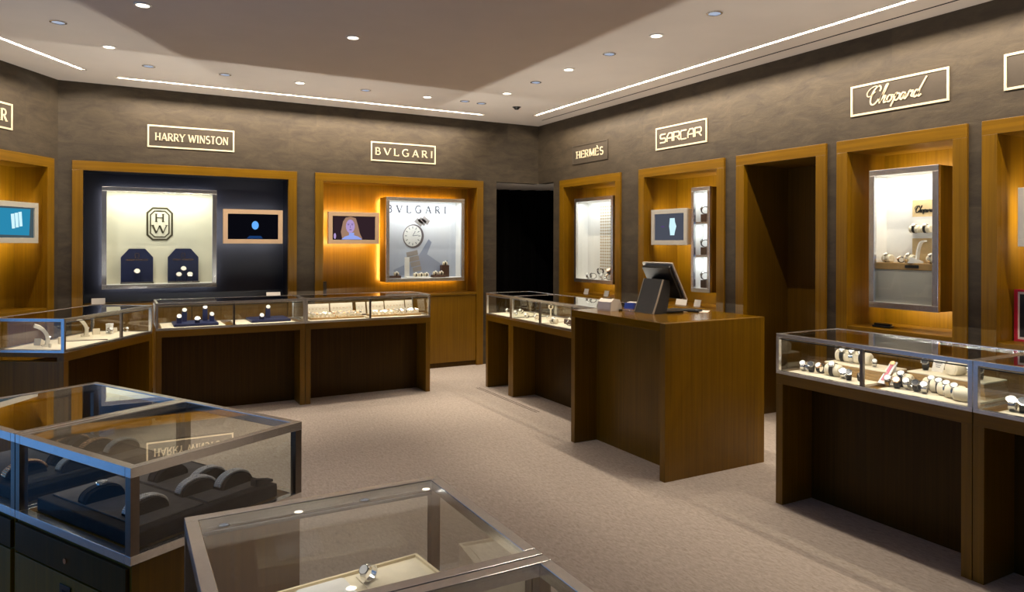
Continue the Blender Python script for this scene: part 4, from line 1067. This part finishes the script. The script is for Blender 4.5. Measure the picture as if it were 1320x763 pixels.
w_('watch_steel', 'single small steel watch lying beside the cushions on the far riser', .44, .29, r1, 30, .85)
t = thing('strap_stand', 'sloped white stand with pink strap watch, beside the mullion of the right counter', 'display stand', cr(.565, .16), R(-90))
TL = Matrix.Translation((0, .0, 0)) @ Matrix.Rotation(R(42), 4, 'X')
part(t, 'ramp', MB().box(-.022, 0, 0, .022, .006, .001, 0).box(-.020, 0, 0, .020, .16, .006, .001, TL), M['white'])
part(t, 'prop', MB().box(-.015, .105, .0, .015, .112, .093), M['white'])
t = thing('wristwatch', 'watch with a pink strap stretched up the sloped white stand', 'watch', cr(.565, .16), R(-90))
part(t, 'strap', MB().box(-.009, .02, .0065, .009, .14, .0095, .001, TL), M['pink'])
part(t, 'watch_case', MB().cyl(.015, .007, 18, TL @ Matrix.Translation((0, .145, .007)), .0015), M['gold'], True)
w_('watch_steel', 'steel watch left of the lone cushion, near bay of the right counter', .63, .14, rz=0)
w_('watch_gold', 'gold cased watch beside the lone cushion, near bay of the right counter', .675, .13, rz=20)
p_('ivory cushion with black strap watch in front of the near riser', 'pwatch_black', 'black strap watch on the cushion in front of the near riser', .665, .195, rz=8, sc=1.3)
for i, (x, k_) in enumerate(((.725, 'watch_steel'), (.775, 'watch_dark'), (.82, 'watch_steel'))):
    w_(k_, '%s watch, %s from left in the front trio before the cushion row' % ({'watch_steel': 'steel', 'watch_dark': 'black strap'}[k_], ORD[i]), x, .15 - .01 * i, 0, 10 * i)
for i in range(5):
    p_('ivory cushion, %s from left in the diagonal row of five, right counter' % ORD[i], 'pwatch_black' if i in (0, 1) else 'pwatch_steel' if i < 4 else None,
       '%s watch on the %s cushion of the diagonal row of five' % ('black strap' if i in (0, 1) else 'steel', ORD[i]), .80 + .055 * i, .235 - .031 * i, 0, 12, 1.2)
w_('watch_dark', 'dark watch on the left end of the near riser', .70, .34, r2, 20)
t = thing('price_card', 'leaning cream card with small print on the near riser', 'card', cr(.765, .33, ZD + r2), R(-90))
part(t, 'card_face', MB().box(-.03, 0, 0, .03, .004, .065, .001, Matrix.Rotation(R(-22), 4, 'X')), M['paper'])
lt = MB()
for k in range(3): lt.box(-.018 + .004 * k, -.001, .045 - .01 * k, .018 - .004 * k, 0, .049 - .01 * k, 0, Matrix.Rotation(R(-22), 4, 'X'))
part(t, 'print', lt, M['ink'])
p_('large ivory cushion tilted on the near riser', None, '', .865, .33, r2, 80, 1.3)
w_('watch_steel', 'steel watch right of the large tilted cushion on the near riser', .93, .35, r2, 10)
w_('watch_dark', 'black strap watch on the right end of the near riser, behind the post', .99, .31, r2, 20)
w_('watch_steel', 'steel watch at the far end of the counter at the right edge', .085 + .03, .11, 0, 15, 1.3, CR2)
w_('watch_dark', 'black strap watch, second in the counter at the right edge', .155, .11, 0, 25, 1.3, CR2)
p_('ivory cushion in the counter at the right edge', 'pwatch_steel', 'steel watch on the cushion in the counter at the right edge', .21, .2, 0, 0, 1.2, CR2)

# ---- left foreground cases: black trays, half moon bracelet stands
def halfmoon():
    pts = [(.052 * math.cos(R(a)), .036 * math.sin(R(a)) ** .85 if a not in (0, 180) else 0) for a in range(0, 181, 12)]
    return MB().prism(pts, -.021, .021, 'xz')
HM = halfmoon().mesh('half_disc', M['velvet'], True)
HMR = MB().sweep([(.048 * math.cos(R(a)), -.022, .033 * math.sin(R(a)) ** .85) for a in range(4, 177, 12)], .003, .006).mesh('front_rib', M['velvet'], True)
kit('halfmoon', ('half_disc', HM), ('front_rib', HMR))
def beads(mat, r, n, w=1):
    mb = MB()
    for k in range(n):
        a = R(14 + 152 * k / (n - 1))
        for q in range(w):
            mb.ball(r, Matrix.Translation(((.0525 + r * .6) * math.cos(a), (q - (w - 1)/2) * r * 2, (.0365 + r * .6) * math.sin(a) ** .85)), 6)
    return mb.mesh('gem_row', mat, True)
kit('brace_gem', ('gem_row', beads(M['gem'], .0046, 24, 3)), ('clasp', MB().box(-.004, -.006, .0365, .004, .006, .042, .001).mesh('clasp', M['chrome'])))
kit('brace_gold', ('gem_row', beads(M['gold'], .0052, 20, 3)), ('clasp', MB().box(-.004, -.006, .0365, .004, .006, .044, .001).mesh('clasp', M['gold'])))
kit('brace_dark', ('strap', MB().sweep([(.0535 * math.cos(R(a)), 0, .0375 * math.sin(R(a)) ** .85) for a in range(4, 177, 12)], .018, .003).mesh('strap', M['black'], True)),
    ('watch_case', MB().cyl(.015, .008, 18, Matrix.Translation((0.0, 0, .038)), .0015).mesh('watch_case', M['chrome'], True), [('dial', MB().cyl(.012, .0006, 18, Matrix.Translation((0, 0, .0462))).mesh('dial', M['dial_dark'], True))]))
def ftray(C, lab, w=.43, d=.47):
    t = thing('bracelet_tray', lab, 'tray', at(C[0], C[1], .030 + w/2, .035 + d/2, .806), C[1])
    part(t, 'tray_base', MB().box(-w/2, -d/2, 0, w/2, d/2, .038, .004), M['black'])
    for sx in (-1, 1):
        x0, x1 = (-w/2 + .03, -.006) if sx < 0 else (.006, w/2 - .02)
        part(t, 'pad', MB().box(x0, -d/2 + .03, .038, x1, d/2 - .02, .043, .002), M['charcoal'])
    return .806 + .043
zt = ftray(CF1, 'black tray in the nearest left foreground case')
ftray(CF2, 'black tray in the left foreground case behind')
def fstand(C, pts, where):
    for i, (x, y, b_) in enumerate(pts):
        place('halfmoon', 'bracelet_stand', 'black half moon stand, %s from left in the %s' % (ORD[i], where), 'display stand', at(C[0], C[1], x, y, zt), C[1] + R(4 * (i % 3) - 4))
        nm, ad, cat = {'brace_gem': ('bracelet', 'sparkling bracelet', 'bracelet'), 'brace_gold': ('bracelet', 'golden bracelet', 'bracelet'), 'brace_dark': ('wristwatch', 'dark strap watch', 'watch')}[b_]
        place(b_, nm, '%s on the %s half moon stand in the %s' % (ad, ORD[i], where), cat, at(C[0], C[1], x, y, zt), C[1] + R(4 * (i % 3) - 4))
fstand(CF1, [(.115, .335, 'brace_dark'), (.125, .145, 'brace_gem'), (.315, .345, 'brace_dark'), (.285, .165, 'brace_gem'), (.355, .215, 'brace_gem'), (.375, .125, 'brace_gem')], 'nearest left case')
fstand(CF2, [(.10, .165, 'brace_gold'), (.215, .10, 'brace_gem'), (.235, .20, 'brace_dark'), (.325, .35, 'brace_gold'), (.345, .23, 'brace_gold'), (.39, .16, 'brace_gem')], 'rear left case')
t = thing('card_wedge', 'small black blank wedge at the right end of the nearest black tray', 'display stand', at(CF1[0], RF, .425, .06, zt), RF)
part(t, 'wedge_body', MB().prism([(-.03, 0), (.03, 0), (.03, .006), (-.03, .02)], -.012, .012, 'xz'), M['black'])

# ---- bottom centre case: brown pads, bracelets, white tray
def cg(x, y, z=.806): return at(CG1[0], 0, x, y, z)
put_slab('display_pad', 'taupe suede pad with two bracelets in the bottom centre case', 'pad', cg(.145, .25), 0, .22, .38, .02, 'taupe_suede', 'taupe_suede')
put_slab('display_pad', 'second taupe suede pad in the bottom centre case', 'pad', cg(.375, .10), 0, .22, .12, .02, 'taupe_suede', 'taupe_suede')
def chain(mat, n):
    mb = MB()
    for k in range(n): mb.ball(.0045, Matrix.Translation((.004 * math.sin(k * 1.3), -.08 + .16 * k / (n - 1), .0045)), 6)
    return mb.mesh('links', mat, True)
kit('flat_silver', ('links', chain(M['gem'], 16)), ('clasp', MB().box(-.005, -.092, 0, .005, -.084, .006, .001).mesh('clasp', M['chrome'])))
kit('flat_gold', ('links', chain(M['gold'], 16)), ('clasp', MB().box(-.005, -.092, 0, .005, -.084, .006, .001).mesh('clasp', M['gold'])))
place('flat_silver', 'bracelet', 'silver chain bracelet lying flat in the bottom centre case', 'bracelet', cg(.115, .26, .828), R(6))
place('flat_gold', 'bracelet', 'gold chain bracelet lying flat in the bottom centre case', 'bracelet', cg(.205, .26, .828), R(6))
t = thing('watch_box', 'cream leather box tray with a draped watch in the bottom centre case', 'tray', cg(.325, .325, 0.806), R(6))
part(t, 'tray_base', MB().box(-.17, -.09, 0, .15, .09, .054, .004), M['ivory'])
part(t, 'rim', MB().box(-.17, .084, .054, .15, .09, .060).box(-.17, -.09, .054, .15, -.084, .060).box(-.17, -.084, .054, -.164, .084, .060).box(.144, -.084, .054, .15, .084, .060), M['sign_white'])
part(t, 'inner_pad', MB().box(.0, -.07, .054, .13, .07, .057, .001), M['cream'])
part(t, 'fold', MB().box(-.13, -.06, .054, -.03, .06, .07, .007), M['white'], True)
place('watch_steel', 'wristwatch', 'steel watch lying on the cream box tray in the bottom centre case', 'watch', cg(.335, .36, 0.806 + .058), R(30), sc=.65)
put_slab('display_pad', 'cream pad in the case cut off by the bottom edge', 'pad', at(CG2[0], 0, .36, .33, 0.806), 0, .22, .2, .03, 'cream', 'ivory')
put_slab('display_pad', 'brown pad in the case cut off by the bottom edge', 'pad', at(CG2[0], 0, .14, .30, 0.806), 0, .16, .24, .02, 'brown', 'taupe_suede')

# ---- cash desk top
zt = 1.033
def cd(x, y, z=zt): return (x, y, z)
t = thing('till_monitor', 'black touch screen till on a leaning stand, seen from behind', 'monitor', (3.475, 4.13, zt), R(-90))
# local x: along the screen width, y: towards the staff (screen faces +y)
part(t, 'foot', MB().box(-.105, .03, 0, .105, .24, .018, .006), M['black_plastic'])
nk = MB().prism([(-.06, 0), (.07, 0), (.085, .05), (.10, .13), (.105, .20), (.10, .245), (.035, .255), (.015, .20), (-.02, .10)], -.105, .105, 'yz')
part(t, 'stand', nk, M['grey_plastic'])
sl = MB()
for s_ in (-1, 1): sl.sweep([(s_ * .1065, q[0], q[1]) for q in ((-.057, .002), (-.018, .10), (.017, .20), (.037, .253))], .003, .014, False, (1, 0, 0))
part(t, 'stand_trim', sl, M['silver'])
TL = Matrix.Translation((0, .135, .238)) @ Matrix.Rotation(R(28), 4, 'X')
part(t, 'screen_housing', MB().box(-.155, -.03, -.135, .155, .0, .135, .008, TL), M['black_plastic'])
part(t, 'screen_bezel', MB().box(-.17, .0, -.155, .17, .014, .155, .004, TL), M['silver'])
part(t, 'screen_glass', MB().box(-.155, .014, -.14, .155, .0155, .14, 0, TL), M['scr_black'])
t = thing('receipt_printer', 'white receipt printer on the far end of the cash desk', 'printer', (3.33, 4.43, zt), R(-75))
part(t, 'body', MB().prism([(-.075, 0), (.065, 0), (.068, .03), (.04, .085), (-.03, .095), (-.07, .07)], -.065, .065, 'yz'), M['paper'])
part(t, 'front_cover', MB().prism([(-.077, .012), (-.0755, .012), (-.071, .068), (-.0735, .07)], -.055, .055, 'yz'), M['white'])
part(t, 'paper_slot', MB().box(-.045, -.035, .090, .045, -.020, .0965), M['ink_black'])
part(t, 'feet', MB().box(-.06, -.07, -.0, .06, .06, .004), M['black_plastic'])
t = thing('keyboard', 'flat black keyboard lying beside the till', 'keyboard', (3.80, 4.10, zt), R(-62))
part(t, 'case', MB().box(-.12, -.05, 0, .12, .05, .014, .004), M['black_plastic'])
ks = MB()
for i in range(10):
    for j in range(4): ks.box(-.108 + i * .022, -.042 + j * .021, .014, -.090 + i * .022, -.026 + j * .021, .018)
part(t, 'keys', ks, M['grey_plastic'])
t = thing('cable', 'loose grey cable behind the white receipt printer', 'cable', (3.40, 4.30, zt))
part(t, 'wire', MB().sweep([(p[0], p[1], .005) for p in smooth_curve([(-.02, .05), (.03, .02), (.0, -.03), (.05, -.06), (.02, -.12), (.06, -.14)], 6)], .006, .006, False, (0, 0, 1)), M['silver'], True)
part(t, 'plug', MB().box(-.04, .045, 0, -.01, .06, .012, .002), M['black_plastic'])
t = thing('card_terminal', 'small blue and white payment terminal behind the till stand', 'terminal', (3.60, 4.50, zt), R(-60))
part(t, 'body', MB().prism([(-.07, 0), (.07, 0), (.07, .03), (-.05, .045)], -.04, .04, 'yz'), M['blue'])
part(t, 'paper_roll', MB().box(-.035, -.02, .038, .035, .05, .048, .003), M['paper'])
put_slab('paper_sheet', 'white paper sheets lying on the staff side of the cash desk', 'paper', (3.86, 4.06, zt), R(-50), .21, .15, .003, 'paper')

# ---- loose things on the niche sills
def card(label, w, s, y, wd=.09, hh=.07, tilt=-14, rz=0):
    t = thing('price_card', label, 'card', wp(w, s, y, .93), WALL[w][1] + R(rz))
    part(t, 'card_face', MB().box(-wd/2, 0, 0, wd/2, .003, hh, 0, Matrix.Rotation(R(tilt), 4, 'X')), M['paper'])
    part(t, 'card_foot', MB().box(-wd/2, 0, 0, wd/2, .03, .003), M['paper'])
card('left white card on the sill of the narrow corner niche', 'B', 8.1 - 7.13, .10)
card('right white card on the sill of the narrow corner niche', 'B', 8.1 - 6.72, .10)
card('left white card on the sill behind the cash desk', 'B', 8.1 - 5.45, .10, .16)
card('right white card on the sill behind the cash desk', 'B', 8.1 - 5.22, .10)
card('grey white card on the sill of the navy niche', 'A', 1.49 - A0[0], .08, .15, .07)
card('cream card on the sill of the navy niche at left', 'A', -.20 - A0[0], .08, .12, .06)
t = thing('speaker', 'narrow black upright box on the sill of the orange niche', 'speaker', wp('A', 2.07 - A0[0], .15, .93), 0)
part(t, 'cabinet', MB().box(-.022, -.03, 0, .022, .03, .17, .004), M['black_plastic'])
part(t, 'grille', MB().box(-.018, -.032, .01, .018, -.03, .16), M['charcoal'])
t = thing('telephone', 'flat black handset lying on the sill below the tall right showcase', 'telephone', wp('B', 8.1 - 3.28, .12, .93), R(-90))
part(t, 'base', MB().box(-.07, -.03, 0, .07, .03, .014, .005), M['black_plastic'])
part(t, 'handset', MB().box(-.065, -.018, .014, .065, .018, .03, .007), M['black_plastic'])
t = thing('picture_frame', 'red edged frame with a black picture standing at the right edge', 'frame', wp('B', 8.1 - 2.412, .16, .93), R(-90))
part(t, 'red_border', MB().box(0, 0, 0, .02, .03, .335, .002).box(.02, 0, .32, .40, .03, .335, .002).box(.02, 0, 0, .40, .03, .015, .002).box(.40, 0, 0, .42, .03, .335, .002), M['red'])
part(t, 'white_mount', MB().box(.02, .008, .015, .40, .02, .32), M['paper'])
part(t, 'black_picture', MB().box(.032, .005, .03, .388, .008, .305), M['black_plastic'])

# ---- goods inside the wall showcases
def ws(w, s, y, z): return wp(w, s, y, z)
zb = 1.082 + .043 + .02
for i, (x, hh) in enumerate(((.1425, 115),)):
    place('column_%d' % hh, 'watch_stand', 'single navy stand before the left octagonal stand', 'display stand', (x, 8.10 + .11, zb), 0)
    place('head_watch', 'wristwatch', 'white watch on the single stand before the left octagonal stand', 'watch', (x, 8.21, zb + hh/1000 - .018), 0, sc=1.3)
for i, (x, hh, y) in enumerate(((.53, 75, 8.19), (.5765, 135, 8.225), (.635, 75, 8.2))):
    place('column_%d' % hh, 'watch_stand', '%s navy stand from left before the right octagonal stand' % ORD[i], 'display stand', (x, y, zb), 0)
    place('head_watch', 'wristwatch', 'white watch on the %s stand before the right octagonal stand' % ORD[i], 'watch', (x, y, zb + hh/1000 - .018), 0, sc=1.3)
zb = 1.082 + .042
put_slab('watch_riser', 'left dark base with a white watch in the poster showcase', 'display stand', (2.90, 8.20, zb), 0, .16, .09, .03, 'brown')
put_slab('watch_riser', 'central white base with three watches in the poster showcase', 'display stand', (3.20, 8.20, zb), 0, .30, .10, .014, 'white')
put_slab('watch_riser', 'right dark base with two watches in the poster showcase', 'display stand', (3.48, 8.19, zb), 0, .17, .09, .03, 'brown')
put_slab('watch_column', 'dark square column with a watch in the poster showcase', 'display stand', (3.59, 8.24, zb), 0, .10, .07, .15, 'brown')
put_slab('tall_plaque', 'tall narrow white plaque in the poster showcase', 'display stand', (3.085, 8.24, zb + .014), 0, .06, .02, .24, 'white')
for x, y, z, lb in ((2.93, 8.19, .03, 'left dark base'), (3.48 - .04, 8.19, .03, 'right dark base, left side'), (3.52, 8.19, .03, 'right dark base, right side'), (3.59, 8.23, .15, 'dark square column'),
                    (3.18, 8.19, .014, 'central white base, left side'), (3.25, 8.19, .014, 'central white base, middle'), (3.32, 8.19, .014, 'central white base, right side')):
    place('pillow', 'watch_cushion', 'white cushion on the %s of the poster showcase' % lb, 'display stand', (x, y, zb + z), R(90), sc=.8)
    place('pwatch_black', 'wristwatch', 'watch on the %s of the poster showcase' % lb, 'watch', (x, y, zb + z), R(90), sc=.8)
for i, (s, y, k_) in enumerate(((1.10, .12, 'watch_dark'), (1.22, .14, 'watch_dark'), (1.30, .12, 'watch_steel'), (1.38, .15, 'watch_gold'), (1.44, .11, 'watch_gold'), (1.50, .14, 'watch_steel'), (1.04, .10, 'watch_steel'))):
    kz = .06 if i in (1, 3, 5) else 0
    if kz: put_slab('acrylic_block', 'white block under the %s watch of the corner showcase' % ORD[i], 'display stand', wp('B', s, y, 1.082 + .042), R(-90), .05, .04, kz, 'white')
    place(k_, 'wristwatch', '%s watch, number %s from the corner side, corner showcase' % ({'watch_dark': 'black strap', 'watch_steel': 'steel', 'watch_gold': 'gold cased'}[k_], ORD[i]), 'watch', wp('B', s, y, 1.082 + .042 + kz), R(-90 + 60 + 20 * (i % 4)), sc=1.4)
for i, z in enumerate((.042, 1.023 * .345 + .01, 1.023 * .66 + .01)):
    put_slab('watch_block', 'brown leather block on the %s shelf of the slim showcase' % ['bottom', 'middle', 'top'][i], 'display stand', wp('B', 8.1 - 5.105, .10, 1.082 + z), R(-90), .07, .06, .075, 'brown')
    place('watch_dark', 'wristwatch', 'black strap watch on the %s shelf of the slim showcase' % ['bottom', 'middle', 'top'][i], 'watch', wp('B', 8.1 - 5.105, .10, 1.082 + z + .075), R(-30), sc=1.5)
z = 1.082 + .336
for i, (s, y, k_) in enumerate(((-.17, .13, 'pillow'), (-.06, .12, 'watch_gold'), (.0, .13, 'pillow'), (.17, .12, 'pillow'), (.21, .14, 'watch_gold'))):
    pos = wp('B', 8.1 - 3.0795 + s, y, z)
    if k_ == 'pillow':
        place('pillow', 'watch_cushion', 'ivory cushion, %s item from left on the tall right showcase shelf' % ORD[i], 'display stand', pos, R(-20), sc=1.1)
        place('pwatch_steel', 'wristwatch', 'steel watch on the %s item, tall right showcase shelf' % ORD[i], 'watch', pos, R(-20), sc=1.1)
    else: place(k_, 'wristwatch', 'gold cased watch, %s item from left on the tall right showcase shelf' % ORD[i], 'watch', pos, R(-30), sc=.9)
for i, s in enumerate((.02, .10)):
    pos = wp('B', 8.1 - 3.0795 + s, yb - .062, 1.082 + .555)
    place('pillow', 'watch_cushion', '%s white cushion on the upright plate of the tall right showcase' % ('left', 'right')[i], 'display stand', pos, R(0), sc=1.0)
    place('pwatch_black', 'wristwatch', 'black strap watch on the %s upright cushion, tall right showcase' % ('left', 'right')[i], 'watch', pos, R(0), sc=1.0)
t = thing('watch_arch', 'curved white arm with a long black watch, tall right showcase', 'display stand', wp('B', 8.1 - 3.0795 + .055, .125, z), R(-90))
part(t, 'arm', MB().sweep(smooth_curve([(0, 0), (.004, .06), (.012, .11), (.03, .15), (.06, .16)], 4) and [(p[0], 0, p[1]) for p in smooth_curve([(0, 0), (.004, .06), (.012, .11), (.03, .15), (.06, .16)], 4)], .035, .01), M['white'], True)
part(t, 'strap', MB().sweep([(-.006, 0, .02), (-.003, 0, .06), (.003, 0, .10)], .018, .004), M['grey_plastic'], True)
t = thing('white_wedge', 'low white wedge on the shelf of the tall right showcase', 'display stand', wp('B', 8.1 - 3.0795 + .06, .095, z), R(-60))
part(t, 'wedge_body', MB().prism([(-.05, 0), (.05, 0), (.05, .012), (-.03, .045)], -.02, .02, 'xz'), M['white'])
